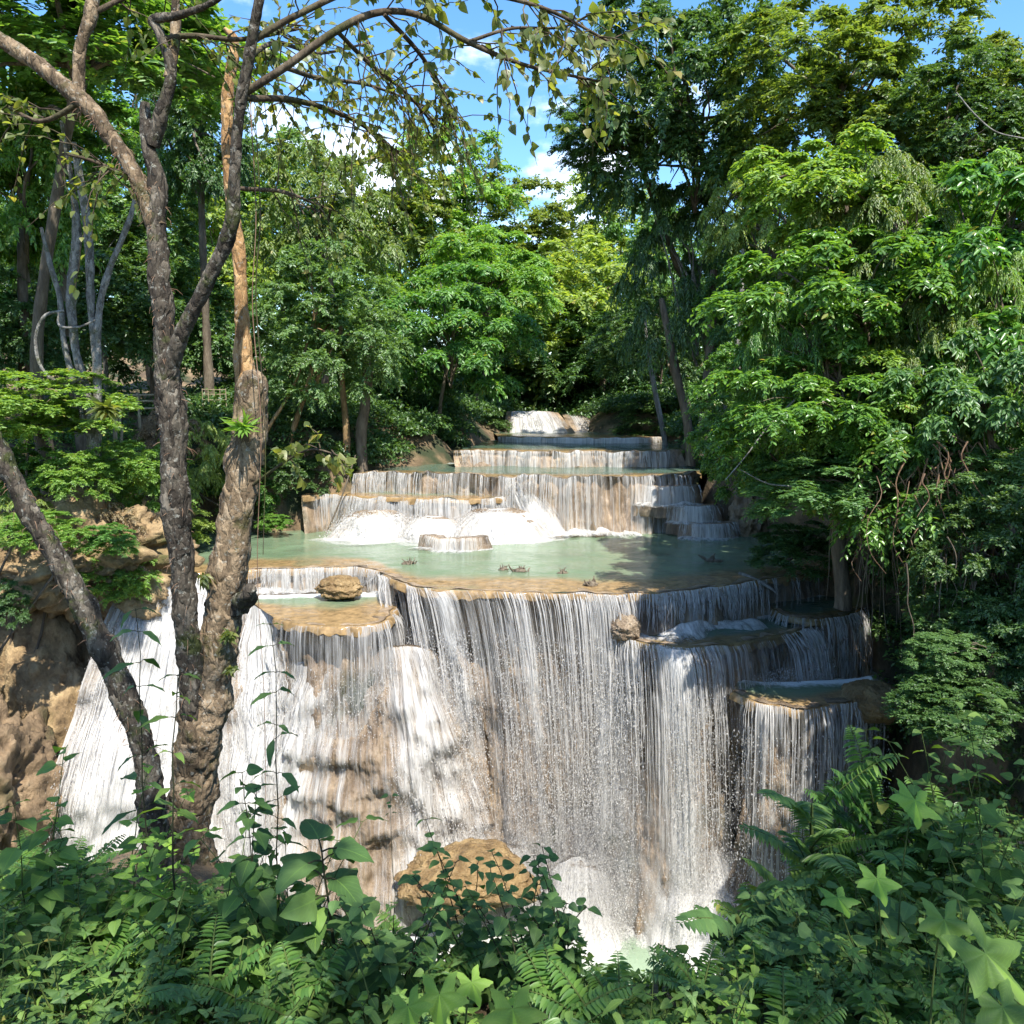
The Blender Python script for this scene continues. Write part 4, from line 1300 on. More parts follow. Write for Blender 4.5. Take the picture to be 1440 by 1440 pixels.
def make_crown(name, seed, clumps, clump_r, twigs, per_twig, leaf, wid=.25, flat=.6, droop=.35, shell=(.55, .95), up=.25, spray=.9, low=-.75):
    r = np.random.default_rng(seed)
    pr = Proto()
    d = rdir(clumps * 3, r)
    d[:, 2] += up * .6
    d = unit(d)
    d = d[d[:, 2] > low]
    # spread the clumps: greedy farthest sampling with jitter
    rad = r.uniform(*shell, len(d)) * (1 + .18 * fbm(d * 1.7 + seed, 2, seed))
    c = d * rad[:, None]
    chosen = [0]
    dist = np.full(len(c), 9.0)
    for _ in range(min(clumps, len(c)) - 1):
        dist = np.minimum(dist, np.linalg.norm(c - c[chosen[-1]], axis=1))
        chosen.append(int(np.argmax(dist * r.uniform(.45, 1, len(c)))))
    c = c[chosen]
    inner = rdir(clumps // 4, r) * r.uniform(.1, .5, (clumps // 4, 1))
    c = np.vstack([c, inner])
    pr.centers = c
    K = len(c)
    cr = clump_r * r.uniform(.6, 1.35, K)
    od = unit(c + np.array([0, 0, .35]))
    # twigs of each clump
    td = rdir(K * twigs, r).reshape(K, twigs, 3)
    td = unit(td * np.array([1, 1, .75]) + od[:, None] * .55 + np.array([0, 0, .28]))
    tl = cr[:, None] * r.uniform(.55, 1.15, (K, twigs))
    t = (np.arange(per_twig) + r.random((K, twigs, per_twig))) / per_twig
    t = .25 + .75 * t
    p = c[:, None, None] + td[:, :, None] * (tl[..., None] * t)[..., None] * np.array([1, 1, flat])
    p[..., 2] -= droop * tl[..., None] * t ** 2
    side = unit(np.cross(td, np.array([0, 0, 1.0])))
    sgn = np.where(np.arange(per_twig) % 2 == 0, 1.0, -1.0)
    ax = td[:, :, None] * .6 + side[:, :, None] * (sgn * spray)[None, None, :, None] + r.normal(size=p.shape) * .35
    ax[..., 2] -= droop * (.6 + .8 * t)
    nr = np.array([0, 0, 1.0]) + .55 * td[:, :, None] + .45 * r.normal(size=p.shape)
    n = K * twigs * per_twig
    v, f, uv = leaf_small(wid)
    g = Geo()
    scatter(g, v, f, p.reshape(n, 3), ax.reshape(n, 3), nr.reshape(n, 3), leaf * r.uniform(.65, 1.3, n))
    # twigs as thin dark sticks
    pr.mesh = g.mesh(name, M['emerald'])
    pr.count = n
    return pr


PROTO = {
    'fine': [make_crown('fine_crown', s, 70, .26, 34, 21, .040, flat=.85, droop=.4) for s in (101, 102)],
    'mid': [make_crown('mid_crown', s, 48, .31, 34, 17, .058, flat=.8, droop=.35) for s in (111, 112)],
    'layer': [make_crown('layered_crown', s, 36, .34, 40, 17, .062, wid=.20, flat=.6, droop=.55, spray=.8, up=.5) for s in (121, 122)],
    'big': [make_crown('broad_leaf_crown', s, 30, .33, 46, 15, .080, wid=.21, flat=1.15, droop=.75, spray=.9, up=.1, shell=(.5, 1.05)) for s in (131, 132, 133)],
    'far': [make_crown('far_crown', s, 44, .30, 26, 14, .062, flat=.85, droop=.3) for s in (141, 142)],
    'weep': [make_crown('weeping_crown', s, 46, .26, 26, 18, .050, wid=.2, flat=.9, droop=1.1) for s in (151,)],
}
PROTO['sparse'] = [make_crown('open_crown', s, 22, .30, 16, 11, .060, flat=.8) for s in (161, 162)]
PUSE = {}


def limb_path(a, b, r, sag=.12, n=7):
    a = np.asarray(a, float); b = np.asarray(b, float)
    t = np.linspace(0, 1, n)[:, None]
    ln = np.linalg.norm(b - a)
    off = r.normal(size=3) * .12 * ln
    p = a * (1 - t) + b * t + off * (t * (1 - t) * 2)
    p[:, 2] += sag * ln * np.sin(t[:, 0] * pi)
    return p + r.normal(size=p.shape) * .012 * ln * (t * (1 - t) * 4)


def tree(kind, cx, cy, rx, ry, D, leafmat, label, name='forest_tree', cat='tree', bark='bark_mid', depth=None, base=None, group='trees around the waterfall', tr=None, rot=None, limbs=12, nobase=False, stems=1, tilt=0.0):
    """crown centre and radii given where they are seen; the trunk runs down to the ground below"""
    k = PUSE.get(kind, 0); PUSE[kind] = k + 1
    pr = PROTO[kind][k % len(PROTO[kind])]
    r = np.random.default_rng(1000 + int(cx * 7 + cy * 13))
    c = at(cx, cy, D)
    X, Z = rx / F * D, ry / F * D
    Y = depth or X
    bx, by = (c[0] + r.normal() * .25 * X, c[1] + r.uniform(-.1, .3) * Y) if base is None else base
    if by > 8:
        bx = max(bx, float(x_right(by)) + 1.3) if c[0] > 1.5 else (min(bx, float(x_left(by)) - 1.0) if by < 34 else bx)
    bz = gz(bx, by) - .1
    root = empty(name, (bx, by, bz), label, cat, group)
    o = bpy.data.objects.new('crown', pr.mesh)
    scene.collection.objects.link(o)
    o.parent = root
    loc = c - np.array([bx, by, bz])
    o.location = tuple(loc)
    o.scale = (X, Y, Z)
    rz = r.uniform(0, 6.28) if rot is None else rot
    o.rotation_euler = (0, tilt, rz)
    if o.material_slots:
        o.material_slots[0].link = 'OBJECT'
        o.material_slots[0].material = M[leafmat]
    g = Geo()
    h = max(loc[2], .3)
    tr = tr or min(.13, max(.035, .014 * (h + Z)))
    R = np.array([[cos(rz), -sin(rz), 0], [sin(rz), cos(rz), 0], [0, 0, 1]])
    top = loc + np.array([0, 0, Z * .35])
    for q in range(stems):
        st = np.array([r.normal() * .5, r.normal() * .4, 0]) * (q > 0)
        tp = top + (np.array([r.normal(), r.normal(), -.3]) * .3 * X) * (q > 0)
        path = [st + np.array([0, 0, -.3]), st + np.array([r.normal() * .05, r.normal() * .05, .15 * h]), st * .8 + loc * np.array([.35, .35, .5]) + r.normal(size=3) * .05 * h, st * .3 + loc * np.array([.8, .8, .95]), tp]
        q_ = 1 if q == 0 else .65
        tube(g, path, np.array([1.35, 1.0, .82, .62, .15]) * tr * q_, 9, .18, k + q, samples=26)
    mid = np.array(path)
    for q in r.permutation(len(pr.centers))[:limbs]:
        e = R @ (pr.centers[q] * np.array([X, Y, Z])) + loc
        if e[2] < .1: continue
        s0 = loc * np.array([.75, .75, 1]) + np.array([0, 0, Z * r.uniform(-.75, .1)])
        s0[2] = max(s0[2], .1 * h)
        tube(g, limb_path(s0, e, r), np.array([.42, .36, .3, .24, .18, .12, .05]) * tr, 6, .1, q, samples=10)
    g.build('trunk', M[bark], root)
    return root


# far trees closing the valley
far = [
    (640, 300, 78, 105, 45, 'bright', 'tall narrow sunlit tree rising highest at the back of the valley'),
    (735, 345, 75, 80, 48, 'olive', 'rounded olive-green tree under the gap of blue sky'),
    (850, 355, 75, 95, 50, 'pale', 'pale yellow-green tree at the back, beside the dark right-hand giant'),
    (560, 310, 80, 85, 42, 'olive', 'olive tree with yellowing tips behind the left crowns'),
    (800, 455, 105, 105, 40, 'pale', 'pale yellow-green drooping tree above the topmost fall'),
    (405, 300, 75, 95, 38, 'bluish', 'soft green tree seen through the twin trunks'),
    (915, 420, 75, 120, 43, 'bluish', 'grey-green tree filling the gap left of the dark giant'),
    (300, 400, 85, 110, 36, 'pale', 'light green tree between the dark trunk and the broken orange trunk'),
    (480, 420, 80, 90, 40, 'bright', 'bright green tree peeking over the bushy blue-green one'),
    (720, 430, 70, 70, 44, 'emerald', 'mid-green tree centred behind the drooping pale one'),
]
for cx, cy, rx, ry, D, m, lab in far:
    tree('far', cx, cy, rx * 1.1, ry * 1.1, D, m, lab, limbs=8)

# middle trees
mid = [
    ('fine', 455, 470, 105, 130, 21.6, 'bluish', 'bushy blue-green tree on two thin trunks left of the upper falls', dict(stems=2, bark='bark_tan')),
    ('weep', 455, 300, 115, 105, 27, 'olive', 'olive tree draped in creepers above the bushy blue-green tree', {}),
    ('layer', 640, 475, 105, 110, 26.5, 'emerald', 'emerald tree with drooping layered foliage in the centre of the valley', {}),
    ('layer', 690, 400, 90, 80, 33, 'bright', 'bright green tree with stacked sprays just above the emerald one', {}),
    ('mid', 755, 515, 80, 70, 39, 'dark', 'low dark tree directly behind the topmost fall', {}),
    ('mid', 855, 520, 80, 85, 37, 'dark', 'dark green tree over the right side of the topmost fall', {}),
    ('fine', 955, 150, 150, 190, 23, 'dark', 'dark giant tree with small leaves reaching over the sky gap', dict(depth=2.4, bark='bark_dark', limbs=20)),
    ('fine', 850, 190, 75, 50, 23.5, 'dark', 'leafy dark spray reaching left into the blue sky', dict(base=(7.0, 24.0), bark='bark_dark')),
    ('weep', 965, 400, 85, 150, 24, 'dark', 'dark column of hanging creepers on the right of the upper pool', dict(bark='bark_pale', stems=2)),
    ('fine', 1190, 130, 160, 150, 20, 'olive', 'tall olive crown at the top right under the corner of the sky', dict(limbs=16)),
    ('weep', 1065, 300, 75, 85, 21, 'pale', 'feathery pale bamboo-like tree beside the bright right-hand boughs', {}),
    ('fine', 1060, 440, 70, 110, 22, 'bluish', 'slim grey-green tree behind the bright right-hand boughs', {}),
    ('fine', 1330, 210, 120, 130, 18, 'dark', 'dark dense crown behind the bright boughs at the right', {}),
    ('mid', 1420, 170, 80, 110, 19, 'olive', 'sunlit olive crown at the upper right edge below the cloud', {}),
    ('big', 1150, 270, 110, 75, 14.5, 'bright', 'bright green bough highest on the near right-hand bank', {}),
    ('big', 1165, 420, 130, 90, 13, 'glossy', 'large sunlit glossy bough halfway up the near right-hand bank', {}),
    ('big', 1330, 400, 140, 140, 13.5, 'glossy', 'broad glossy-leaved tree filling the right edge of the bank', {}),
    ('big', 1425, 330, 70, 110, 14, 'bright', 'lime-bright tree at the right edge halfway up', {}),
    ('big', 1120, 575, 110, 70, 12.2, 'glossy', 'glossy bough hanging low over the right end of the green pool', {}),
    ('big', 1240, 640, 130, 105, 12.6, 'glossy', 'dark glossy tree leaning over the shaded ledge', dict(bark='bark_dark', stems=2)),
    ('big', 1370, 600, 110, 130, 11.5, 'bluish', 'grey-green tree above the tangle of hanging roots', {}),
    ('mid', 1150, 690, 100, 55, 12.0, 'bluish', 'low pale spray over the bank at the right end of the pool', {}),
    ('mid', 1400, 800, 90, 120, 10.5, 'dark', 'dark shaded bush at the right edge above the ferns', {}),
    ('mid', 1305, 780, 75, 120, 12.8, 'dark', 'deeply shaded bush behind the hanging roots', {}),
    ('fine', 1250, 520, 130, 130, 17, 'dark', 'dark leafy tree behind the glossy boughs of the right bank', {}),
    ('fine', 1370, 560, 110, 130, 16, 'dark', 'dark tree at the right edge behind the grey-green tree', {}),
    ('fine', 1110, 520, 80, 90, 18, 'emerald', 'green tree behind the low glossy bough by the pool', {}),
    ('mid', 1040, 560, 60, 80, 19, 'emerald', 'slim green tree at the inner edge of the right bank', {}),
    ('fine', 1260, 330, 120, 110, 16.5, 'emerald', 'green tree between the dense dark crown and the glossy bough', {}),
    ('big', 1030, 620, 55, 55, 14.5, 'glossy', 'small glossy tree overhanging the little staircase', {}),
    ('big', 1200, 560, 100, 70, 12.8, 'bright', 'bright spray of long leaves in the middle of the right bank', {}),
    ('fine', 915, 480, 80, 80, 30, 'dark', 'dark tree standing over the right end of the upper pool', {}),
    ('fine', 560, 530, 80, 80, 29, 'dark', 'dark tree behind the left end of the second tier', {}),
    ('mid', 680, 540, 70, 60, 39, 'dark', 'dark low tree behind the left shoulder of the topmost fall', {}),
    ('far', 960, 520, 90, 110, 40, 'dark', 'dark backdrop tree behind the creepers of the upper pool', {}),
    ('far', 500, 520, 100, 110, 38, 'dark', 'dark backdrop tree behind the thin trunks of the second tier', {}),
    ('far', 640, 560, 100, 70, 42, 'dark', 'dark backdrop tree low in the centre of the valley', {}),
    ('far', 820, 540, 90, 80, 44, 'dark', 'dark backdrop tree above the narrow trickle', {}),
    ('far', 200, 420, 110, 120, 34, 'bluish', 'grey-green backdrop tree beyond the left path', {}),
    ('far', 60, 400, 120, 150, 32, 'dark', 'dark backdrop tree beyond the left path at the edge', {}),
    ('far', 1120, 400, 120, 150, 32, 'dark', 'dark backdrop tree behind the feathery pale tree', {}),
    ('far', 1300, 400, 150, 170, 30, 'dark', 'dark backdrop tree behind the right bank', {}),
    ('mid', 60, 190, 90, 80, 18, 'emerald', 'green canopy tree below the thick branch at the upper left', {}),
    ('mid', 190, 330, 80, 90, 24, 'bluish', 'grey-green tree behind the fork of the dark trunk', {}),
    ('far', 330, 330, 80, 110, 38, 'bright', 'bright backdrop tree between the fork and the orange stem', {}),
    ('far', 190, 200, 100, 120, 33, 'emerald', 'tall backdrop tree behind the broken stub', {}),
    ('fine', 1570, 320, 130, 170, 18, 'emerald', 'green tree of the right bank just past the right edge', {}),
    ('mid', 1610, 520, 140, 150, 15.5, 'dark', 'dark tree of the right bank just past the right edge', {}),
    ('mid', -130, 420, 110, 160, 16, 'emerald', 'green tree of the left bank just past the left edge', {}),
    ('weep', 1095, 500, 60, 120, 12.6, 'glossy', 'creeper-draped tree hanging beside the low glossy bough', {}),
    ('weep', 1300, 540, 75, 140, 12.4, 'olive', 'olive creepers hanging down the middle of the right bank', {}),
    ('weep', 1235, 320, 85, 120, 13.6, 'olive', 'olive creeper mass hanging below the tall olive crown', {}),
    ('weep', 1395, 470, 60, 140, 12.2, 'bright', 'bright creepers hanging at the right edge of the view', {}),
    ('mid', 25, 260, 85, 170, 17, 'bright', 'bright green tree at the left edge beside the pale stems', {}),
    ('mid', 130, 60, 210, 120, 15, 'emerald', 'spreading canopy in the top left corner above the thick branch', dict(limbs=18)),
    ('fine', 280, 190, 70, 120, 23, 'dark', 'dark tree between the broken stub and the orange trunk', {}),
    ('fine', 130, 420, 130, 130, 22, 'dark', 'dark thicket tree behind the pale grey stems', dict(bark='bark_pale')),
    ('fine', 30, 470, 70, 90, 17, 'dark', 'dark green tree low at the left edge above the bank', {}),
    ('mid', 275, 470, 70, 80, 25, 'bluish', 'sunlit grey-green tree right of the dark trunk above the path', {}),
    ('mid', 380, 540, 60, 70, 25, 'dark', 'dark tree just right of the broken orange trunk', {}),
]
for kind, cx, cy, rx, ry, D, m, lab, kw in mid:
    tree(kind, cx, cy, rx, ry, D, m, lab, **kw)

# shrubs standing on the banks
shr = [
    ('mid', 60, 575, 100, 58, 14.6, 'bright', 'bright green shrub spilling over the top of the left earth bank'),
    ('mid', 100, 672, 50, 42, 14.3, 'bright', 'green shrub growing on the face of the left earth bank'),
    ('mid', 165, 810, 50, 50, 14.6, 'bright', 'light green bush on the ledge beside the white apron'),
    ('mid', 205, 680, 55, 60, 17, 'bright', 'sunlit bush below the wooden rail'),
    ('weep', 285, 650, 60, 75, 19.5, 'pale', 'dry twiggy bush between the two foreground trunks'),
    ('mid', 250, 745, 45, 35, 18.0, 'pale', 'small light bush at the left end of the green pool'),
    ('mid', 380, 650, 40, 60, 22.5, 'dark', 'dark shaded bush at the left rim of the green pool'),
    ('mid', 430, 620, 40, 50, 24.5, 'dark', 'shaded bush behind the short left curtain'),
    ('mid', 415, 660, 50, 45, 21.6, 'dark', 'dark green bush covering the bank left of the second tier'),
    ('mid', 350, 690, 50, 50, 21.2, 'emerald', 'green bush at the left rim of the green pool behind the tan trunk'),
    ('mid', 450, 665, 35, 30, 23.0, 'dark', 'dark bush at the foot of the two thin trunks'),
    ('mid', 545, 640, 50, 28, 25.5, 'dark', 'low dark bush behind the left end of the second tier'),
    ('weep', 140, 735, 50, 40, 14.8, 'dry', 'dry straw-coloured brush hanging on the left earth bank'),
    ('weep', 30, 730, 50, 45, 14.0, 'pale', 'pale drooping brush at the left edge of the earth bank'),
    ('weep', 240, 610, 40, 40, 19.0, 'dry', 'dry brown brush between the dark trunk and the wooden rail'),
    ('mid', 8, 850, 30, 40, 13.0, 'dark', 'dark bush hanging over the hollow at the left edge'),
    ('mid', 165, 655, 50, 40, 15.4, 'bright', 'light green shrub on the earth bank between the leaning and dark trunks'),
    ('mid', 20, 660, 50, 40, 14.6, 'emerald', 'green shrub at the left edge above the drooping brush'),
    ('mid', 55, 748, 55, 32, 13.1, 'bright', 'low light green shrub creeping over the tan earth ledge'),
    ('mid', 150, 762, 40, 28, 13.5, 'emerald', 'low green shrub on the earth ledge behind the leaning trunk'),
    ('mid', 385, 735, 22, 14, 20.3, 'bright', 'tiny green tuft at the water edge of the green pool'),
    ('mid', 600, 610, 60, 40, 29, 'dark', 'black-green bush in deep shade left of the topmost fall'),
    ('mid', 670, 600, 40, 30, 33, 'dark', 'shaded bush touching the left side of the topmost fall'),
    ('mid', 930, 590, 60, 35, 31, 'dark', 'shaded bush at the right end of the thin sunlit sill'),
    ('mid', 1010, 640, 35, 40, 23, 'emerald', 'green bush above the little white staircase'),
    ('big', 1060, 650, 60, 50, 16, 'glossy', 'shiny long-leaved bush beside the grey rock buttress'),
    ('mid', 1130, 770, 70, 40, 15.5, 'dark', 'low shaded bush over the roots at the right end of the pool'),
    ('mid', 1380, 690, 70, 60, 11.0, 'bluish', 'grey-green bush right of the hanging roots'),
    ('mid', 1320, 985, 60, 55, 9.8, 'dark', 'dark shaded bush low on the right bank behind the tall stems'),
    ('mid', 1375, 880, 75, 60, 10.4, 'dark', 'dark shaded bush below the hanging roots'),
    ('mid', 1425, 930, 70, 80, 9.6, 'dark', 'dark shaded bush at the right edge behind the leafy herb'),
    ('mid', 1350, 1000, 80, 50, 9.0, 'dark', 'dark shaded bush deep behind the ferns at the right'),
    ('mid', 1325, 915, 50, 30, 9.5, 'bluish', 'pale leafy tuft catching light in front of the dark right bank'),
]
for kind, cx, cy, rx, ry, D, m, lab in shr:
    tree(kind, cx, cy, rx, ry, D, m, lab, name='shrub', cat='shrub', group='shrubs on the banks', limbs=6, tr=.03)

# unseen trees shading the near bank; first two added to shade the right bank
for (x, y, z, X, Y, Z, lab, kd) in [(9.2, 7.2, 2.0, 2.2, 2.0, 2.4, 'unseen leafy tree added past the right edge to shade the right bank', 'mid'),
                                (11.0, 9.4, 2.4, 2.4, 2.0, 2.6, 'second unseen leafy tree added outside the view to shade the right bank', 'mid'),
                                (3.6, -1.5, 5.6, 2.9, 1.7, 1.4, 'leafy tree behind the viewpoint shading the near bank', 'sparse'),
                                (-.3, -1.7, 6.0, 2.0, 1.5, 1.2, 'second leafy tree behind the viewpoint shading the near bank', 'sparse'),
                                (7.2, -.6, 5.8, 2.6, 1.8, 1.5, 'leafy tree to the right of the viewpoint shading the ferns', 'sparse')]:
    k = PUSE.get(kd, 0); PUSE[kd] = k + 1
    pr = PROTO[kd][k % 2]
    bz = gz(x, y - 2.2)
    root = empty('forest_tree', (x, y - 2.2, bz), lab, 'tree', 'trees around the waterfall')
    o = bpy.data.objects.new('crown', pr.mesh); scene.collection.objects.link(o); o.parent = root
    o.location = (0, 2.2, z - bz); o.scale = (X, Y, Z)
    g = Geo(); tube(g, [(0, 0, -.2), (.05, .1, 2), (.1, .9, 4.4), (0, 2.2, z - bz + .4)], [.2, .16, .12, .03], 9, .15, 3, samples=20)
    g.build('trunk', M['bark_mid'], root)


# far wood and undergrowth that read as one mass
def leaf_mass(name, mat, pts, rad, per, leaf, seed, flat=.7):
    r = np.random.default_rng(seed)
    K = len(pts)
    d = rdir(K * per, r).reshape(K, per, 3); d[..., 2] = np.abs(d[..., 2]) * .9 - .15
    rr = rad[:, None] * r.uniform(.5, 1.05, (K, per))
    p = pts[:, None] + d * rr[..., None] * np.array([1, 1, flat])
    n = K * per
    ax = d + r.normal(size=d.shape) * .7; ax[..., 2] -= .4
    nr = np.array([0, 0, 1.0]) + .6 * d + r.normal(size=d.shape) * .4
    v, f, uv = leaf_small(.27)
    g = Geo()
    lf = np.broadcast_to(np.asarray(leaf, float), (K,))[:, None].repeat(per, 1).ravel()
    scatter(g, v, f, p.reshape(n, 3), ax.reshape(n, 3), nr.reshape(n, 3), lf * r.uniform(.6, 1.3, n))
    o = g.build(name, mat)
    return tag(o, kind='stuff')


r = np.random.default_rng(5)
# a far wood behind everything
X = r.uniform(-46, 46, 800); Y = r.uniform(58, 74, 800); Z = ground_z(X, Y) + r.uniform(0, 1, 800) ** .7 * (9.5 + 2.5 * vnoise(np.stack([X * .12, Y * .1, X * 0], -1), 4))
leaf_mass('far_woods', M['bluish'], np.stack([X, Y, Z], -1), r.uniform(1.3, 2.5, 800), 170, .36, 6)
# understorey on both banks and around the head of the river
def bank_points(n, ymin, ymax, seed):
    r = np.random.default_rng(seed)
    Y = ymin + (ymax - ymin) * r.random(n) ** .9
    left = r.random(n) < .5
    off = .5 + r.random(n) ** 1.6 * 9
    X = np.where(left, x_left(Y) - off, x_right(Y) + off)
    return X, Y
X, Y = bank_points(620, 20.5, 50, 3)
rad = r.uniform(.35, .95, len(X))
leaf_mass('undergrowth', M['dark'], np.stack([X, Y, ground_z(X, Y) + rad * .3], -1), rad, 230, .13, 7)
X = r.uniform(-1.5, 9, 200); Y = r.uniform(35.5, 46, 200); rad = r.uniform(.5, 1.1, 200)
leaf_mass('undergrowth', M['dark'], np.stack([X, Y, ground_z(X, Y) + rad * .4], -1), rad, 220, .16, 8)
X = r.uniform(-10, -2.8, 330); Y = r.uniform(21.3, 31, 330); k = X < x_left(Y) - .4; X, Y = X[k], Y[k]; rad = r.uniform(.3, .75, len(X))
leaf_mass('undergrowth', M['dark'], np.stack([X, Y, ground_z(X, Y) + rad * .25], -1), rad, 230, .11, 17)
X = r.uniform(2.8, 11, 240); Y = r.uniform(4.9, 8.5, 240); Z = ground_z(X, Y); rad = r.uniform(.15, .32, 240)
leaf_mass('bank_undergrowth', M['dark'], np.stack([X, Y, Z + rad * .3], -1), rad, 160, .075, 19)
X = r.uniform(5.8, 15, 620); Y = r.uniform(7.2, 16, 620); k = X > x_right(Y) - np.where(Y < 12.5, .5, -.4); X, Y = X[k], Y[k]; rad = r.uniform(.3, .6, len(X))
leaf_mass('bank_undergrowth', M['dark'], np.stack([X, Y, ground_z(X, Y) + rad * .25], -1), rad, 230, .09, 18)
X, Y = bank_points(240, 11, 21, 13)
k = X > 0
X = np.where(k, X, X - .8); rad = r.uniform(.25, .6, len(X))
leaf_mass('bank_undergrowth', M['emerald'], np.stack([X, Y, ground_z(X, Y) + rad * .2], -1), rad, 200, .085, 9)


# ------------------------------------------------------------------ the near tree with its trunks
def path_px(lst):
    """(px, py, Y, half width in px) -> points and radii"""
    pts = np.array([at(a, b, Y) for a, b, Y, w in lst]); rad = np.array([w / F * Y for a, b, Y, w in lst])
    return pts, rad


base = at(262, 1235, 4.7)
bz = gz(base[0], base[1])
root = empty('twin_trunk_tree', (base[0], base[1], bz), 'old mossy tree with two trunks rising from one base in front of the falls', 'tree')
def local(p):
    return p - np.array([base[0], base[1], bz])
def trunk_part(name, lst, mat, sides=40, lump=.16, samples=260, seed=0, scale=6.0, rough=.13):
    p, rr = path_px(lst)
    g = Geo()
    tube(g, local(p), rr, sides, lump, seed, samples=samples, scale=scale, rough=rough)
    return g.build(name, M[mat], root)
Dt = 4.7
trunk_part('trunk', [(255, 1330, 4.7, 42.6), (262, 1235, Dt, 36.1), (270, 1100, Dt, 31.2), (283, 1010, Dt, 32.8), (296, 965, 4.72, 29.5), (310, 880, 4.76, 27.1), (324, 790, 4.8, 25.4), (334, 720, 4.82, 23.8), (342, 660, 4.85, 23.8), (352, 600, 4.88, 22.1), (356, 545, 4.9, 20.5), (352, 525, 4.92, 12.3)], 'bark_near_tan', seed=3, lump=.2)
trunk_part('trunk', [(270, 1160, 4.72, 12.8), (272, 1060, 4.68, 14.7), (270, 985, 4.62, 16.0), (264, 900, 4.6, 16.0), (257, 800, 4.6, 16.6), (249, 700, 4.6, 16.6), (244, 600, 4.6, 16.6), (235, 520, 4.6, 15.4), (229, 440, 4.6, 13.4), (224, 370, 4.62, 12.8), (221, 310, 4.64, 12.8), (219, 250, 4.66, 10.9), (208, 200, 4.68, 7.7), (203, 145, 4.7, 5.8)], 'bark_near_dark', seed=4, lump=.2, rough=.2)
trunk_part('peeling_stem', [(352, 560, 4.9, 18.7), (344, 520, 4.92, 13.6), (340, 440, 4.95, 8.9), (335, 350, 5.0, 8.1), (324, 270, 5.05, 6.8), (319, 190, 5.1, 6.8), (322, 120, 5.15, 6.8), (330, 60, 5.2, 6.0), (316, 40, 5.2, 2.5)], 'bark_orange', seed=5, lump=.14, sides=28)
trunk_part('branch', [(236, 540, 4.6, 11.9), (248, 490, 4.55, 10.2), (275, 430, 4.5, 9.8), (305, 370, 4.45, 9.3), (326, 315, 4.4, 9.3), (330, 240, 4.35, 7.6), (338, 150, 4.3, 7.2), (352, 70, 4.25, 6.8), (366, -10, 4.2, 6.0), (380, -90, 4.2, 5.1)], 'bark_near_dark', seed=6, lump=.08, sides=28)
trunk_part('branch', [(222, 320, 4.64, 12.8), (190, 245, 4.68, 11.2), (160, 200, 4.72, 11.2), (125, 150, 4.76, 11.2), (80, 112, 4.8, 10.4), (30, 75, 4.85, 9.6), (-40, 30, 4.9, 8.8)], 'bark_near_tan', seed=7, lump=.14, sides=28)
trunk_part('branch', [(110, 130, 4.78, 8.0), (112, 70, 4.8, 7.2), (128, 20, 4.82, 8.0), (132, -40, 4.85, 7.2)], 'bark_near_tan', seed=8, lump=.14, sides=28)
trunk_part('branch', [(214, 205, 4.68, 9.6), (230, 150, 4.66, 8.8), (240, 100, 4.66, 7.2), (226, 50, 4.66, 5.6), (216, 28, 4.66, 5.6), (250, 22, 4.6, 4.8), (290, 8, 4.55, 4.0), (320, -10, 4.5, 3.2)], 'bark_near_dark', seed=9, lump=.1, sides=28)
trunk_part('branch', [(238, 110, 4.66, 7.2), (246, 60, 4.7, 6.4), (247, 0, 4.72, 5.6), (248, -60, 4.75, 4.8)], 'bark_near_tan', seed=10, lump=.1, sides=28)
trunk_part('knot', [(338, 850, 4.76, 15.3), (348, 836, 4.6, 12.6), (352, 828, 4.52, 7.2)], 'bark_near_dark', seed=11, lump=.5, samples=30, sides=20, scale=12)

# leafy boughs of the near tree
rb = np.random.default_rng(77)
bough_leaf = Geo(); bough_wood = Geo()
lv, lf, luv = leaf_grid(sh_ovate, 6, 1, .2, .25, .02)
def bough(lst, twigs, leaf, per=9, sub=1, tlen=(.25, .55), yl=0.3):
    p, rr = path_px(lst)
    q = catmull(np.hstack([local(p), rr[:, None]]), 60)
    tube(bough_wood, q[:, :3], np.maximum(q[:, 3], .002), 7, .06, 1)
    for _ in range(twigs):
        i = int(60 * (.15 + .85 * rb.random() ** .8)); i = min(i, 58)
        tn = unit(q[i + 1, :3] - q[i, :3])
        d = unit(tn * .8 + rb.normal(size=3) * .75 + np.array([0, 0, -.25]))
        ln = rb.uniform(*tlen)
        t = np.linspace(0, 1, 7)[:, None]
        w = q[i, :3] + d * ln * t + np.array([0, 0, -.32]) * ln * t ** 2 + np.cumsum(rb.normal(size=(7, 3)) * .012, 0)
        tube(bough_wood, w, np.linspace(.0045, .0014, 7), 5, 0, 1, cap=False)
        k = np.clip((rb.random(per) * .85 + .15) * 6, 0, 5.99)
        ki = k.astype(int); fr = (k - ki)[:, None]
        pos = w[ki] * (1 - fr) + w[ki + 1] * fr
        ax = d * .5 + rb.normal(size=(per, 3)) * .55 + np.array([0, 0, -.55])
        nr = rb.normal(size=(per, 3)) * .6 + np.array([0, -.35, .8])
        scatter(bough_leaf, lv, lf, pos, ax, nr, leaf * rb.uniform(.6, 1.2, per), luv)
bough([(342, 132, 4.3, 5), (400, 95, 4.3, 5), (470, 45, 4.35, 5), (530, 18, 4.4, 4.5), (590, 22, 4.45, 4), (660, 60, 4.5, 3.5), (740, 92, 4.6, 2.5), (850, 116, 4.7, 1.5)], 26, .058, per=10)
bough([(346, 138, 4.3, 4), (420, 142, 4.6, 4), (500, 170, 5.0, 3), (560, 215, 5.3, 2)], 32, .042, per=11)
bough([(350, 60, 4.25, 5), (420, 20, 4.3, 4), (520, -20, 4.4, 4), (640, -15, 4.5, 3), (760, 10, 4.6, 2.5), (860, 60, 4.7, 1.5)], 34, .062, per=10)
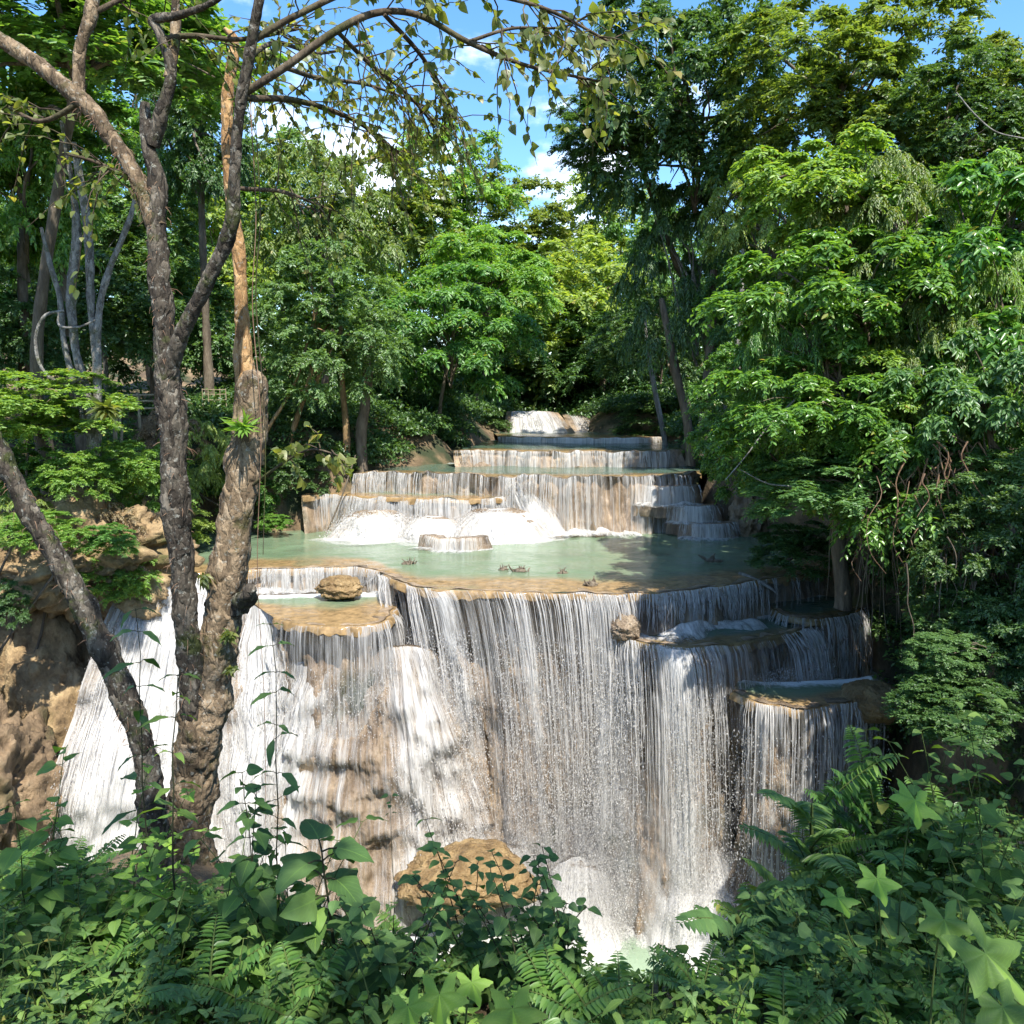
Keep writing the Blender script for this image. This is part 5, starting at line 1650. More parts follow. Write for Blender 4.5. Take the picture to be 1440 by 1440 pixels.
bough([(540, 20, 4.4, 3), (590, 75, 4.7, 3), (625, 130, 5.0, 2), (640, 170, 5.2, 1.5)], 24, .045, per=11)
bough([(475, 45, 4.35, 3), (520, 90, 4.7, 3), (570, 130, 5.0, 2), (610, 175, 5.2, 1.5)], 28, .042, per=11)
bough([(400, 95, 4.3, 3), (450, 110, 4.8, 3), (520, 120, 5.4, 2), (600, 150, 5.8, 1.5)], 22, .042, per=11)
bough([(350, 80, 4.3, 3), (390, 60, 4.9, 3), (450, 75, 5.6, 2), (520, 60, 6.2, 1.5)], 22, .045, per=11)
bough([(660, 58, 4.5, 2.5), (720, 40, 4.6, 2), (790, 38, 4.7, 1.6), (840, 15, 4.8, 1.2)], 16, .062)
bough([(338, 265, 4.9, 3), (400, 270, 5.0, 2.5), (450, 290, 5.1, 1.5)], 10, .045)
bough([(230, 55, 4.66, 4), (270, 50, 4.7, 3.5), (340, 55, 4.8, 3), (420, 40, 5.0, 2)], 22, .048, per=11)
bough([(120, 140, 4.75, 4), (60, 170, 4.8, 3), (10, 150, 4.9, 2)], 12, .05)
bough([(200, 260, 4.66, 3), (140, 230, 4.6, 2.5), (90, 215, 4.55, 1.6)], 12, .052)
bough([(128, 20, 4.82, 4), (180, -5, 4.9, 3), (240, -20, 5, 3)], 18, .055)
bough([(345, 690, 4.85, 2.5), (400, 650, 4.6, 2), (440, 632, 4.45, 1.5), (488, 645, 4.35, 1)], 10, .065, per=8, tlen=(.1, .2))
bough_wood.build('twigs', M['bark_dark'], root)
bough_leaf.build('foliage', M['yellow'], root)

# the leaning mossy trunk
b2 = at(212, 1160, 4.4)
z2 = gz(b2[0], b2[1])
lean = empty('leaning_tree', (b2[0], b2[1], z2), 'dark mossy trunk leaning in from the left edge toward the twin trunks', 'tree')
p, rr = path_px([(222, 1330, 4.4, 21.1), (215, 1160, 4.4, 17.8), (205, 1070, 4.4, 17.2), (180, 990, 4.4, 16.5), (140, 900, 4.4, 16.5), (95, 810, 4.4, 15.8), (50, 735, 4.4, 15.2), (15, 670, 4.4, 14.5), (-20, 600, 4.4, 13.9), (-70, 500, 4.4, 13.2)])
g = Geo(); tube(g, p - np.array([b2[0], b2[1], z2]), rr, 40, .2, 21, samples=260, scale=6, rough=.2)
g.build('trunk', M['bark_near_dark'], lean)
# shaggy moss and root hairs on the trunks
def hairs(parent, origin, segs, n, seed, name='moss', mat='root', ln=(.02, .06)):
    r = np.random.default_rng(seed)
    g = Geo()
    p, rr = path_px(segs)
    q = catmull(np.hstack([p, rr[:, None]]), 80)
    for _ in range(n):
        i = r.integers(0, 79)
        d = unit(r.normal(size=3) + np.array([0, -.3, 0]))
        s = q[i, :3] + d * q[i, 3] * .95 - origin
        e = unit(d * .7 + np.array([0, 0, -.9]) + r.normal(size=3) * .3)
        l_ = r.uniform(*ln)
        pts = np.array([s, s + d * l_ * .35 + e * l_ * .3, s + d * l_ * .35 + e * l_])
        tube(g, pts, [.0022, .0016, .0006], 4, 0, 1, cap=False)
    return g.build(name, M[mat], parent)
hairs(lean, np.array([b2[0], b2[1], z2]), [(205, 1070, 4.4, 17.2), (140, 900, 4.4, 16.5), (50, 735, 4.4, 15.2), (15, 670, 4.4, 14.5)], 160, 3)
hairs(root, np.array([base[0], base[1], bz]), [(272, 985, 4.62, 16.5), (257, 800, 4.6, 17.2), (244, 600, 4.6, 17.2), (224, 370, 4.62, 13.2), (221, 250, 4.64, 13.2)], 180, 4)
hairs(root, np.array([base[0], base[1], bz]), [(221, 310, 4.64, 13.2), (160, 200, 4.72, 9.2), (110, 140, 4.76, 9.2)], 110, 5)

# epiphytes on the near tree
def tuft(name, loc, n, ln, mat, label, seed, up=.6, wid=.5, cat='epiphyte'):
    r = np.random.default_rng(seed)
    g = Geo()
    v, f, uv = leaf_grid(sh_lance, 6, 1, .2, .5, .02)
    d = rdir(n, r); d[:, 2] = d[:, 2] * .6 + up; d[:, 1] -= .3
    scatter(g, v, f, r.normal(size=(n, 3)) * .012, d, np.array([0, 0, 1.0]) + r.normal(size=(n, 3)) * .4, ln * r.uniform(.6, 1.2, n), uv, wid=np.full(n, wid))
    o = g.build(name, M[mat]); o.location = tuple(loc)
    return tag(o, label, cat, 'small plants growing on the near trunks')
tuft('epiphyte', at(342, 605, 4.72), 60, .12, 'herb_lime', 'bright green strap-leaved tuft growing on the broken orange trunk', 1, .7)
tuft('epiphyte', at(322, 893, 4.6), 70, .05, 'yellow', 'small yellow cluster of leaves on the right side of the tan trunk', 2, .1, 1.2)
tuft('epiphyte', at(326, 942, 4.62), 50, .04, 'yellow', 'tiny olive cluster just below the yellow one on the tan trunk', 3, .1, 1.2)
tuft('epiphyte', at(287, 812, 4.62), 50, .06, 'yellow', 'yellowing drooping tuft between the twin trunks', 4, -.6, .9)
tuft('epiphyte', at(150, 575, 12.0), 60, .25, 'yellow', 'yellow-green climber at the foot of the pale grey stems', 5, .2, 1.1)

# pale grey stems on the left bank
pb = at(130, 600, 15.0)
zz = gz(pb[0], pb[1])
pale = empty('pale_tree', (pb[0], pb[1], zz), 'pale grey tree with several bare upright stems on the left bank', 'tree')
o0 = np.array([pb[0], pb[1], zz])
for k, lst in enumerate([
    [(132, 760, 15, 6.8), (130, 640, 15, 6.2), (124, 560, 15, 6.2), (108, 500, 15, 5.6), (100, 420, 15, 6.2), (108, 330, 15, 5.6), (100, 250, 15, 3.1), (86, 170, 15, 1.9)],
    [(134, 760, 15, 6.2), (137, 600, 15, 5.6), (136, 520, 15, 5.0), (128, 430, 15, 5.0), (124, 330, 15, 5.6), (112, 250, 15, 5.0), (104, 200, 15, 3.1)],
    [(137, 540, 15, 5.6), (138, 450, 15, 5.0), (150, 390, 15, 4.3), (170, 340, 15, 3.7), (186, 295, 15, 3.1), (192, 250, 15, 1.9)],
    [(128, 620, 15, 5), (104, 540, 15, 4.5), (90, 480, 15, 3.7), (84, 420, 15, 3.7), (70, 370, 15, 3.1), (58, 320, 15, 1.9)],
]):
    p, rr = path_px(lst); g = Geo(); tube(g, p - o0, rr, 16, .16, k, samples=110, scale=4, rough=.06); g.build('stem', M['bark_grey'], pale)
for k, lst in enumerate([
    [(90, 437, 14.8, 1.9), (62, 445, 14.7, 2.5), (50, 480, 14.7, 2.5), (60, 520, 14.7, 2.2), (90, 540, 14.7, 1.9), (120, 530, 14.8, 1.9)],
    [(82, 440, 14.7, 1.2), (84, 458, 14.6, 1.5), (110, 460, 14.6, 1.5), (134, 450, 14.7, 1.2)],
]):
    p, rr = path_px(lst)
    g = Geo(); tube(g, p, rr, 7, .1, k, samples=30)
    tag(g.build('liana', M['bark_grey']), ['thick grey liana looping out to the left of the pale stems', 'thin grey liana curling around the pale stems'][k], 'vine')

# other trunks seen in the shade, each a slim bare tree
slim = [
    ([(510, 670, 22.2, 8), (508, 610, 22.2, 8), (516, 540, 22.2, 7), (520, 440, 22.2, 5)], 'bark_mid', 'straight trunk at the left rim of the second tier'),
    ([(484, 680, 22.2, 5), (488, 620, 22.2, 5), (482, 550, 22.2, 4), (478, 450, 22.2, 3)], 'bark_tan', 'thinner brown trunk left of the straight one at the second tier'),
    ([(971, 645, 23, 7), (966, 590, 23, 6), (950, 520, 23, 6), (930, 420, 23, 4)], 'bark_mid', 'dark trunk standing in the water right of the thin sunlit sill'),
    ([(990, 630, 22.5, 8), (992, 560, 22.5, 7), (1000, 480, 22.5, 6), (1004, 380, 22.5, 5)], 'bark_mid', 'grey trunk at the right rim of the upper pool'),
    ([(1038, 560, 20, 6), (1036, 500, 20, 5), (1042, 440, 20, 4), (1045, 350, 20, 2)], 'bark_pale', 'pale trunk half hidden behind the right-hand boughs'),
    ([(845, 612, 37, 5), (846, 570, 37, 5), (850, 500, 37, 3)], 'bark_mid', 'short trunk directly right of the topmost fall'),
    ([(935, 620, 27, 4), (925, 570, 27, 4), (912, 500, 27, 3), (905, 440, 27, 3)], 'bark_pale', 'slim pale sapling leaning left above the sunlit sill'),
    ([(1186, 840, 13.2, 11), (1180, 770, 13.2, 10), (1172, 690, 13.2, 8), (1170, 600, 13.2, 6)], 'bark_mid', 'trunk rising from the shaded ledge at the right'),
    ([(1212, 835, 13.4, 12), (1216, 780, 13.4, 11), (1222, 700, 13.4, 9), (1226, 600, 13.4, 7)], 'bark_dark', 'darker trunk just right of the one on the shaded ledge'),
]
for k, (lst, bm_, lab) in enumerate(slim):
    p, rr = path_px(lst)
    b = p[0].copy(); b[2] = b[2] if gz(b[0], b[1]) < b[2] - .8 else gz(b[0], b[1])
    p = np.vstack([[b[0], b[1], b[2] - .2], p]); rr = np.concatenate([[rr[0] * 1.2], rr])
    g = Geo(); tube(g, p - b, rr, 9, .12, k + 40, samples=36, scale=3)
    o = g.build('bare_trunk', M[bm_]); o.location = tuple(b)
    tag(o, lab, 'tree', 'slim trunks in the shade')

# hanging roots at the right and thin lianas
r = np.random.default_rng(31)
for q, (cx, top, bot, n, Y, lab) in enumerate([(1330, 640, 790, 90, 11.2, 'tangle of reddish dead roots hanging on the right bank'),
                                 (1250, 680, 900, 26, 12.2, 'curtain of thin dark roots hanging beside the shaded ledge'),
                                 (1370, 760, 960, 22, 10.6, 'few long roots hanging at the far right of the bank')]):
    g = Geo()
    for _ in range(n):
        x = cx + r.normal() * 45; t0 = top + r.uniform(-20, 60); t1 = t0 + (bot - top) * r.uniform(.4, 1.1)
        Yq = Y + r.normal() * .3
        k = 6; tt = np.linspace(0, 1, k)
        w = np.cumsum(r.normal(size=k) * (11 if q == 0 else 4))
        p = np.array([at(x + w[i], t0 + (t1 - t0) * tt[i], Yq) for i in range(k)])
        tube(g, p, np.linspace(.012, .004, k) * r.uniform(.5, 1.3), 5, 0, 0, samples=14, cap=False)
    tag(g.build('hanging_roots', M['root' if q == 0 else 'bark_mid']), lab, 'roots')
for k, (lst, mt, lab) in enumerate([
    ([(362, -20, 4.6, .6), (352, 120, 4.62, .7), (360, 300, 4.6, .6), (355, 430, 4.6, .7), (367, 600, 4.6, .6), (362, 800, 4.6, .5), (372, 1000, 4.6, .45), (374, 1250, 4.6, .4)], 'root', 'long thin vine hanging straight down right of the orange stem'),
    ([(358, 150, 4.7, .5), (366, 300, 4.7, .8), (360, 420, 4.7, .9), (373, 600, 4.7, .6), (370, 780, 4.7, .5)], 'bark_dark', 'second thin vine twisting close beside the long one'),
    ([(1345, 130, 15, .7), (1370, 160, 15, 1), (1400, 185, 15, 1), (1440, 195, 15, 1.2)], 'bark_pale', 'pale bare twig curving across the upper right crowns'),
    ([(1020, 675, 11.6, .6), (1050, 640, 11.6, 1.0), (1080, 600, 11.6, 1.3), (1120, 560, 11.8, 1.5)], 'bark_pale', 'pale bare twig arching in front of the pool-side bough'),
    ([(1040, 660, 11.6, .6), (1080, 680, 11.6, 1), (1120, 685, 11.6, 1.2), (1180, 700, 11.8, 1.4), (1300, 745, 11.6, 1.6)], 'bark_pale', 'long pale twig running right across the low spray'),
    ([(1100, 790, 15.5, 3), (1130, 775, 15.3, 4), (1148, 750, 15.2, 3)], 'bark_mid', 'bent root arching beside the right end of the green pool'),
    ([(455, 760, 20.6, 1), (480, 700, 20.8, 1.2), (500, 640, 21, 1)], 'bark_mid', 'slender bare stem beside the short left curtain'),
]):
    p, rr = path_px(lst)
    g = Geo(); tube(g, p, rr, 6, .1, k, samples=60, cap=True)
    tag(g.build('vine', M[mt]), lab, 'vine')

# driftwood on the lip
p, rr = path_px([(1040, 806, 15.8, 2.5), (1062, 815, 15.4, 3), (1082, 826, 15.0, 2.5), (1092, 834, 14.8, 1)])
g = Geo(); tube(g, p, rr, 8, .2, 3, samples=24)
tag(g.build('driftwood', M['bark_pale']), 'bare grey branch lying across the right end of the orange lip', 'driftwood')
for k, (x, y, s, lab) in enumerate([(576, 793, .13, 'small dark stump sticking out of the water left of centre on the lip'),
                             (708, 801, .09, 'little twig snag standing in the shallow water near the middle of the lip'),
                             (731, 803, .13, 'snag of broken wood just right of the little twig on the lip'),
                             (791, 806, .10, 'flat pale lump of debris in the shallows of the lip'),
                             (832, 822, .13, 'dark snag caught on the very edge of the lip'),
                             (1003, 790, .16, 'dark shaded stump in the right part of the green pool'),
                             (1140, 938, .12, 'wet knob of wood on the foamy shelf')][:6]):
    r = np.random.default_rng(k + 90)
    c = atz(x, y, Z1)
    g = Geo()
    v, f = ICO4
    g.add(v * (1 + .4 * fbm(v * 2 + k, 4, k))[:, None] * np.array([s, s * .7, s * .45]), f)
    for _ in range(6):
        a = r.normal(size=3) * s * .4; a[2] = 0
        e = a + np.array([r.normal() * s * .6, r.normal() * s * .3, s * r.uniform(.5, 1.3)])
        tube(g, [a, (a + e) / 2 + r.normal(size=3) * s * .15, e], [s * .16, s * .12, s * .05], 6, .2, k, samples=8)
    o = g.build('snag', M['bark_mid']); o.location = tuple(c)
    tag(o, lab, 'driftwood', 'snags on the lip of the pool')

# wooden rail on the left path
def fence(x0, x1, y, Y0, Y1, h, n, label, mat, th=1.0):
    a = at(x0, y, Y0); b = at(x1, y, Y1)
    root = empty('wooden_fence', a, label, 'fence', 'rails along the left path')
    for q in range(n):
        t = q / (n - 1)
        p = (a * (1 - t) + b * t) - a
        g = Geo(); tube(g, [p + np.array([0, 0, -.5]), p + np.array([0, 0, h * .5]), p + np.array([0, 0, h])], np.array([.035, .033, .03]) * th, 8, .1, q, samples=8)
        g.build('post', M[mat], root)
    for q, k in enumerate((.0, .5, .92)):
        s = np.array([0, 0, h * k])
        e = b - a + s
        g = Geo(); tube(g, [s, (s + e) / 2 + np.array([0, 0, -.01]), e], np.array([.03, .03, .028]) * th, 8, .08, q, samples=14)
        g.build('rail', M[mat], root)
fence(140, 222, 574, 20, 20.5, .36, 4, 'weathered wooden rail on the left path behind the dark trunk', 'timber')
fence(285, 318, 562, 22, 22.3, .30, 5, 'small pale railing seen between the two trunks', 'timber', .35)
for k, (x, y0, y1, lab) in enumerate([(163, 590, 640, 'short wooden stake standing on the left bank below the rail'), (172, 600, 645, 'thinner stake right next to the short wooden stake')]):
    p, rr = path_px([(x, y1, 19, 3 - k), (x - 1, (y0 + y1) / 2, 19, 3 - k), (x, y0, 19, 2.6 - k)])
    g = Geo(); tube(g, p, rr, 7, .1, k, samples=10)
    tag(g.build('stake', M['timber']), lab, 'stake')


# ------------------------------------------------------------------ near plants
T_OV = leaf_grid(sh_ovate, 9, 2, .22, .28, .02)
T_HE = leaf_grid(sh_heart, 10, 2, .14, .26, .03)
T_LA = leaf_grid(sh_lance, 8, 1, .3, .35, .03)
T_LO = leaf_lobed(5, .5)
T_LO3 = leaf_lobed(3, .55, 2)


def herb(gs, gl, org, height, r, tmpl, leaf, stems=3, spread=.35, pairs=6, start=.25, stem_r=.004, droop=.35, petiole=.25, whorl=2, lean=None, end_scale=.55):
    v, f, uv = tmpl
    for s in range(stems):
        a = r.uniform(0, 6.28)
        tip = np.array([cos(a), sin(a), 0]) * spread * height * r.uniform(.3, 1.1) + np.array([0, 0, height * r.uniform(.75, 1.05)])
        if lean is not None: tip = tip + np.array(lean)
        b = org + np.array([r.normal() * .02, r.normal() * .02, -.05])
        k = 9
        t = np.linspace(0, 1, k)[:, None]
        pth = b + tip * t ** np.array([1.5, 1.5, .9]) + np.cumsum(r.normal(size=(k, 3)) * .006 * height, 0)
        tube(gs, pth, np.linspace(stem_r, stem_r * .35, k), 5, 0, 0, cap=False)
        for q in range(pairs):
            tt = start + (1 - start) * (q + .5 * r.random()) / max(1, pairs - 1)
            tt = min(tt, .995)
            x = tt * (k - 1); i = min(int(x), k - 2); fr = x - i
            p0 = pth[i] * (1 - fr) + pth[i + 1] * fr
            base_a = r.uniform(0, 6.28) if q == 0 else base_a + pi / 2 + r.normal() * .3
            for w in range(whorl):
                an = base_a + w * 2 * pi / whorl + r.normal() * .25
                d = np.array([cos(an), sin(an), .35 - droop * .3])
                sc = leaf * r.uniform(.7, 1.2) * (1 - (1 - end_scale) * tt ** 2)
                pl = sc * petiole
                p1 = p0 + d * pl
                if pl > .01:
                    tube(gs, [p0, p0 + d * pl * .5 + np.array([0, 0, pl * .1]), p1], [stem_r * .4, stem_r * .35, stem_r * .3], 4, 0, 0, cap=False)
                ax = d + np.array([0, 0, -droop * r.uniform(.3, 1.3)]) + r.normal(size=3) * .15
                nr = np.array([0, 0, 1.0]) + r.normal(size=3) * .3 + d * .2
                scatter(gl, v, f, p1[None], ax[None], nr[None], np.array([sc]), uv)


def plant(name, px, ptop, D, tmpl, leaf, mat, label, seed, cat='plant', group=None, stem_mat='stem', **kw):
    r = np.random.default_rng(seed)
    top = at(px, ptop, D)
    z = gz(top[0], top[1])
    org = np.array([top[0], top[1], z])
    h = max(top[2] - z, .12)
    root = empty(name, org, label, cat, group)
    gs, gl = Geo(), Geo()
    herb(gs, gl, np.zeros(3), h, r, tmpl, leaf, **kw)
    gs.build('stem', M[stem_mat], root)
    gl.build('foliage', M[mat], root)
    return root


GP = 'plants on the near bank'
near = [
    ('sapling', 475, 1105, 2.75, T_HE, .21, 'herb_blue', 'dark sapling with very large broad leaves silhouetted before the rock cone', 1, dict(stems=1, spread=.05, pairs=8, start=.3, whorl=2, stem_r=.009, droop=.22, petiole=.4, end_scale=.6, stem_mat='stem_dark')),
    ('slender_herb', 190, 840, 3.0, T_LA, .14, 'herb_blue', 'tall slender stem with paired narrow leaves in front of the leaning trunk', 2, dict(stems=1, spread=.05, pairs=9, start=.3, stem_r=.004, stem_mat='stem_dark', droop=.5)),
    ('slender_herb', 232, 930, 2.9, T_LA, .13, 'herb', 'slender stem crossing the base of the twin trunks', 3, dict(stems=1, spread=.08, pairs=9, start=.25, stem_r=.005, stem_mat='stem_dark')),
    ('slender_herb', 372, 870, 3.0, T_LA, .12, 'herb_blue', 'tallest slender stem right of the twin trunks with paired leaves', 4, dict(stems=1, spread=.05, pairs=12, start=.25, stem_r=.004, stem_mat='stem_dark')),
    ('slender_herb', 345, 1020, 2.9, T_OV, .12, 'herb_blue', 'dark slender stem with broad paired leaves beside the tallest one', 5, dict(stems=2, spread=.06, pairs=10, start=.3, stem_r=.004, stem_mat='stem_dark')),
    ('slender_herb', 548, 1060, 2.9, T_OV, .05, 'herb_blue', 'thin lone stalk with a few curled leaves at its tip before the falls', 6, dict(stems=1, spread=.02, pairs=3, start=.9, stem_r=.0025, stem_mat='stem_dark')),
    ('herb', 665, 1165, 2.9, T_OV, .11, 'herb_blue', 'dark branching herb in front of the wet tan boulder', 7, dict(stems=4, spread=.35, pairs=7, stem_mat='stem_dark')),
    ('herb', 800, 1190, 2.8, T_OV, .10, 'herb_blue', 'dark bushy herb right of the wet tan boulder', 8, dict(stems=8, spread=.4, pairs=8, stem_mat='stem_dark')),
    ('herb', 745, 1215, 2.7, T_OV, .10, 'herb_blue', 'dark leafy herb just left of the bushy one below the boulder', 9, dict(stems=7, spread=.45, pairs=8, stem_mat='stem_dark')),
    ('herb', 560, 1210, 2.7, T_OV, .12, 'herb_blue', 'dark broad-leaved herb right of the large-leaved sapling', 10, dict(stems=6, spread=.5, pairs=7, stem_mat='stem_dark')),
    ('herb', 400, 1180, 2.7, T_HE, .15, 'herb', 'green broad-leaved herb left of the large-leaved sapling', 11, dict(stems=4, spread=.5, pairs=5)),
    ('herb', 300, 1150, 3.0, T_OV, .13, 'herb', 'leafy herb covering the base of the tan trunk', 12, dict(stems=6, spread=.5, pairs=6)),
    ('herb', 165, 1125, 3.1, T_LO3, .13, 'herb_lime', 'sunlit pale green herb at the foot of the leaning trunk', 13, dict(stems=7, spread=.55, pairs=6)),
    ('herb', 40, 1085, 3.0, T_OV, .15, 'herb', 'tall leafy herb at the left edge of the near bank', 14, dict(stems=4, spread=.3, pairs=7)),
    ('herb', 90, 1180, 2.9, T_OV, .13, 'herb', 'spreading herb beside the tall one at the left edge', 15, dict(stems=6, spread=.6, pairs=6)),
    ('herb', 1290, 950, 3.6, T_OV, .13, 'herb', 'tall stem with oval leaves rising in front of the dark right bank', 19, dict(stems=2, spread=.12, pairs=8)),
    ('herb', 1365, 930, 3.4, T_OV, .13, 'herb', 'tall leafy stem near the right edge of the near bank', 20, dict(stems=3, spread=.2, pairs=8)),
    ('herb', 1420, 1010, 3.2, T_OV, .13, 'herb', 'leafy herb at the right edge of the near bank', 21, dict(stems=5, spread=.35, pairs=8)),
    ('herb', 1240, 1210, 3.3, T_LO3, .12, 'herb', 'herb with three-lobed leaves among the ferns', 22, dict(stems=6, spread=.45, pairs=7)),
    ('herb', 1180, 1235, 3.2, T_OV, .11, 'herb_blue', 'bluish leafy herb below the fern fronds', 23, dict(stems=7, spread=.5, pairs=7)),
    ('herb', 1110, 1250, 3.0, T_OV, .10, 'herb_blue', 'dark leafy herb between the ferns and the pale pool', 24, dict(stems=6, spread=.5, pairs=7)),
    ('herb', 1330, 1200, 3.0, T_OV, .13, 'herb', 'broad green herb right of the ferns', 25, dict(stems=6, spread=.5, pairs=7)),
    ('herb', 1390, 1190, 2.8, T_HE, .17, 'herb_blue', 'blue-green broad-leaved herb at the lower right', 26, dict(stems=4, spread=.5, pairs=4)),
    ('herb', 1240, 1240, 2.7, T_HE, .15, 'herb_blue', 'blue-green heart-leaved herb left of the broad-leaved one', 27, dict(stems=4, spread=.5, pairs=4)),
]
for nm, px, pt, D, tm, lf_, mt, lab, sd, kw in near:
    plant(nm, px, pt, D, tm, lf_ * (.85 if nm == 'herb' else 1), mt, lab, sd, group=GP, **kw)


def lobed_plant(leaves, mat, label, seed):
    r = np.random.default_rng(seed)
    px, py, D, sz = leaves[0]
    c = at(px, py, D)
    org = np.array([c[0], c[1] + .1, gz(c[0], c[1] + .1)])
    root = empty('lobed_vine', org, label, 'plant', GP)
    gs, gl = Geo(), Geo()
    v, f, uv = T_LO
    for px, py, D, sz in leaves:
        p = at(px, py, D) - org
        ax = np.array([r.normal() * .35, -.85, -.30 + .15 * r.normal()])
        nr = np.array([r.normal() * .2, -.42, .9])
        b = p - unit(ax) * sz * .3
        tube(gs, [(r.normal() * .02, r.normal() * .02, -.05), b * np.array([.7, .9, .6]) + np.array([0, .03, .02]), b, b + unit(ax) * sz * .12], [.004, .003, .0025, .002], 6, 0, 0, samples=14)
        scatter(gl, v, f, b[None], ax[None], nr[None], np.array([sz * 1.5]), uv)
    gs.build('stem', M['stem'], root); gl.build('foliage', M[mat], root)


lobed_plant([(722, 1425, 1.72, .105)], 'herb_lime', 'single large lime-green lobed leaf glowing at the bottom centre', 1)
lobed_plant([(618, 1405, 1.8, .095), (665, 1385, 1.9, .07), (575, 1420, 1.75, .075)], 'herb_lime', 'lime-green lobed vine just left of the bottom centre leaf', 2)
lobed_plant([(1395, 1350, 1.8, .15), (1330, 1300, 2.0, .10), (1415, 1425, 1.7, .11)], 'herb', 'very large lobed leaves in the bottom right corner', 3)
lobed_plant([(1288, 1130, 2.7, .13), (1235, 1240, 2.5, .10), (1180, 1265, 2.4, .09)], 'herb_lime', 'bright star-shaped leaf standing out among the ferns on the right', 4)


def frond(gs, gl, base, d, ln, r, pinna=.15, n=26, droop=.45, wide=.11):
    t = np.linspace(0, 1, 12)[:, None]
    d = unit(np.asarray(d, float))
    p = base + d * ln * t + np.array([0, 0, -droop]) * ln * t ** 2.2 * .6
    tube(gs, p, np.linspace(.005, .0012, 12), 5, 0, 0, cap=False)
    tn = unit(np.gradient(p, axis=0))
    s = .12 + .88 * np.linspace(0, 1, n)
    x = s * 11; i = np.minimum(x.astype(int), 10); fr = (x - i)[:, None]
    q = p[i] * (1 - fr) + p[i + 1] * fr
    tq = tn[i]
    sd = unit(np.cross(tq, np.array([0, 0, 1.0])))
    v, f, uv = leaf_grid(lambda a: .5 * (math.sin(pi * min(1, a ** .7)) ** .8) + .01, 5, 1, .15, .25, 0)
    ln_p = pinna * ln * np.sin(np.clip(s * .93 + .05, 0, 1) * pi) ** .7 + .01
    for sg in (-1, 1):
        ax = sd * sg + tq * .35 + r.normal(size=(n, 3)) * .08 + np.array([0, 0, -.1])
        scatter(gl, v, f, q, ax, np.array([0, 0, 1.0]) + r.normal(size=(n, 3)) * .15, ln_p, uv, wid=np.full(n, wide * 2.2))


def fern(px, ptop, D, count, ln, mat, label, seed, **kw):
    r = np.random.default_rng(seed)
    top = at(px, ptop, D); z = gz(top[0], top[1])
    org = np.array([top[0], top[1], z])
    root = empty('fern', org, label, 'fern', GP)
    gs, gl = Geo(), Geo()
    h = top[2] - z
    for k in range(count):
        a = r.uniform(0, 6.28)
        d = np.array([cos(a) * .75, sin(a) * .5 - .15, r.uniform(.55, 1.3)])
        frond(gs, gl, np.array([0, 0, max(h - ln * .95, 0) * r.uniform(.3, 1)]), d, ln * r.uniform(.7, 1.15), r, **kw)
    if h > ln:
        tube(gs, [(0, 0, -.05), (.02, 0, h * .3), (0, 0, max(h - ln * .9, .05))], [.018, .015, .012], 7, .2, seed, samples=8)
    gs.build('stem', M['stem'], root); gl.build('fronds', M[mat], root)


fern(1150, 985, 3.7, 18, .6, 'fern', 'tall fern with long ladder-like fronds in front of the right end of the falls', 1)
fern(1245, 1000, 3.7, 16, .58, 'fern', 'fern just right of the tall one before the orange boulder', 2)
fern(1090, 1110, 3.4, 11, .5, 'herb', 'dark feathery fern leaning left over the foot of the right curtain', 3, pinna=.18, n=16, wide=.18)
fern(1335, 1040, 3.6, 16, .52, 'fern', 'fern among the tall stems at the right', 4)
fern(1040, 1165, 3.0, 10, .42, 'herb_blue', 'dark pinnate spray silhouetted against the white water at the lower right', 5, pinna=.2, n=13, wide=.2)

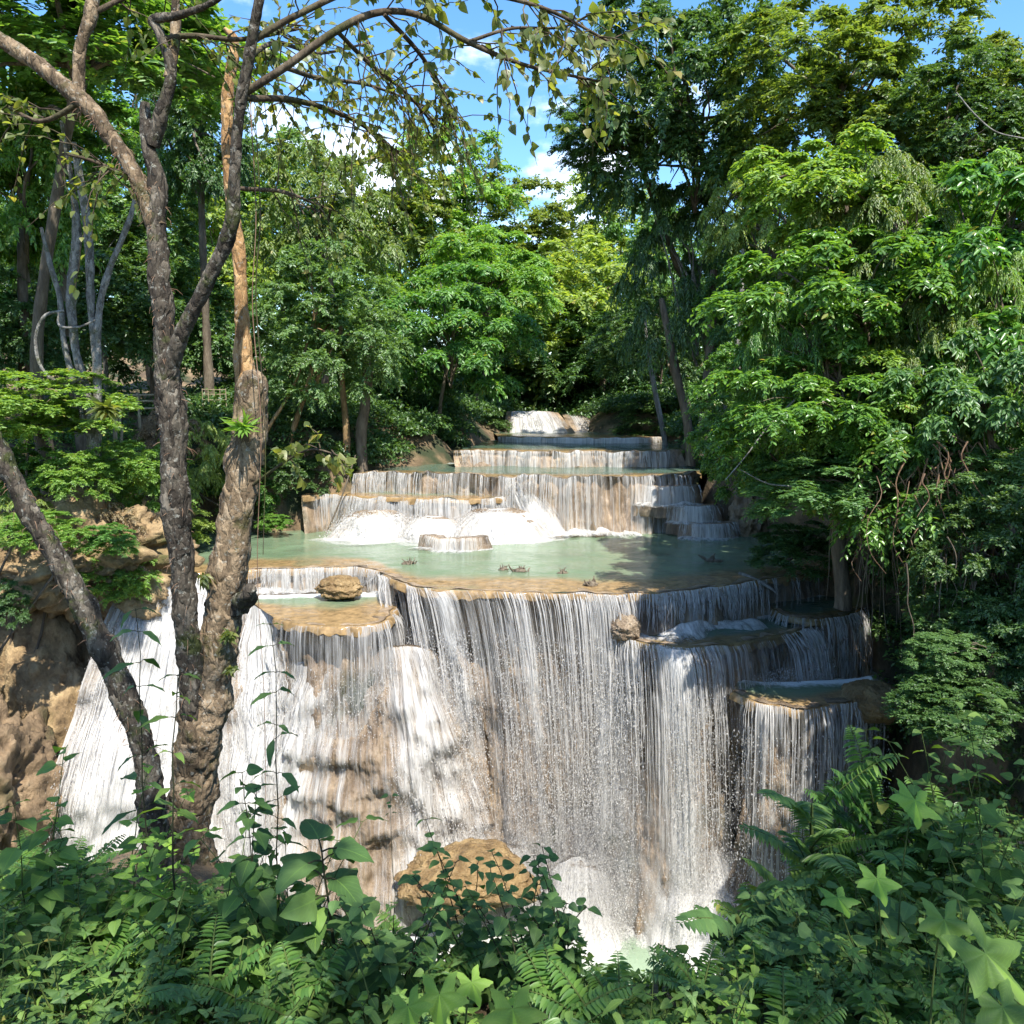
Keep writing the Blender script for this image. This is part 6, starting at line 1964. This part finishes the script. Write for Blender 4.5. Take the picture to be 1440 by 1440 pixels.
# low ground cover nobody could count
r = np.random.default_rng(404)
for (tm, leafr, mat, count, seed) in [(T_OV, (.045, .10), 'herb', 260, 1), (T_LO3, (.06, .10), 'herb_blue', 130, 2), (T_LO, (.06, .11), 'herb', 110, 3), (T_OV, (.04, .07), 'herb_lime', 90, 4), (T_LA, (.07, .13), 'herb', 130, 5)]:
    gs, gl = Geo(), Geo()
    for _ in range(int(count * 1.35)):
        Yq = r.uniform(2.1, 4.6) if r.random() < .8 else r.uniform(3.5, 5.6)
        Xq = r.uniform(-.95, 1.05) * Yq
        z = gz(Xq, Yq)
        # stay under the sight line to the pools
        lim = np.interp(720 + F * Xq / Yq, [0, 100, 280, 420, 520, 640, 760, 850, 930, 1000, 1080, 1160, 1300, 1440], [1205, 1235, 1240, 1260, 1295, 1280, 1285, 1345, 1360, 1345, 1300, 1260, 1195, 1135])
        hmax = at(720, lim, Yq)[2] - z
        hh = min(r.uniform(.18, .6), hmax * r.uniform(.6, 1))
        if hh < .08: continue
        herb(gs, gl, np.array([Xq, Yq, z]), hh, r, tm, r.uniform(*leafr), stems=r.integers(2, 5), spread=.6, pairs=4, droop=.4)
    o = gl.build('ground_cover', M[mat]); tag(o, kind='stuff')
    o = gs.build('ground_cover_stems', M['stem']); tag(o, kind='stuff')

# small feathery sprays among the cover
gs, gl = Geo(), Geo()
for _ in range(90):
    Yq = r.uniform(2.2, 4.4); Xq = r.uniform(-.7, .7) * Yq
    z = gz(Xq, Yq)
    lim = np.interp(720 + F * Xq / Yq, [0, 280, 520, 850, 930, 1000, 1160, 1440], [1190, 1240, 1290, 1350, 1360, 1345, 1240, 1110])
    h = min(r.uniform(.25, .5), at(720, lim, Yq)[2] - z)
    if h < .12: continue
    for k in range(5):
        a = r.uniform(0, 6.28)
        frond(gs, gl, np.array([Xq, Yq, z + h * .4]), (cos(a) * .8, sin(a) * .6, r.uniform(.4, 1.1)), r.uniform(.18, .34), r, n=16, pinna=.17, wide=.14)
tag(gl.build('ground_fern', M['fern']), kind='stuff'); tag(gs.build('ground_fern_stems', M['stem']), kind='stuff')
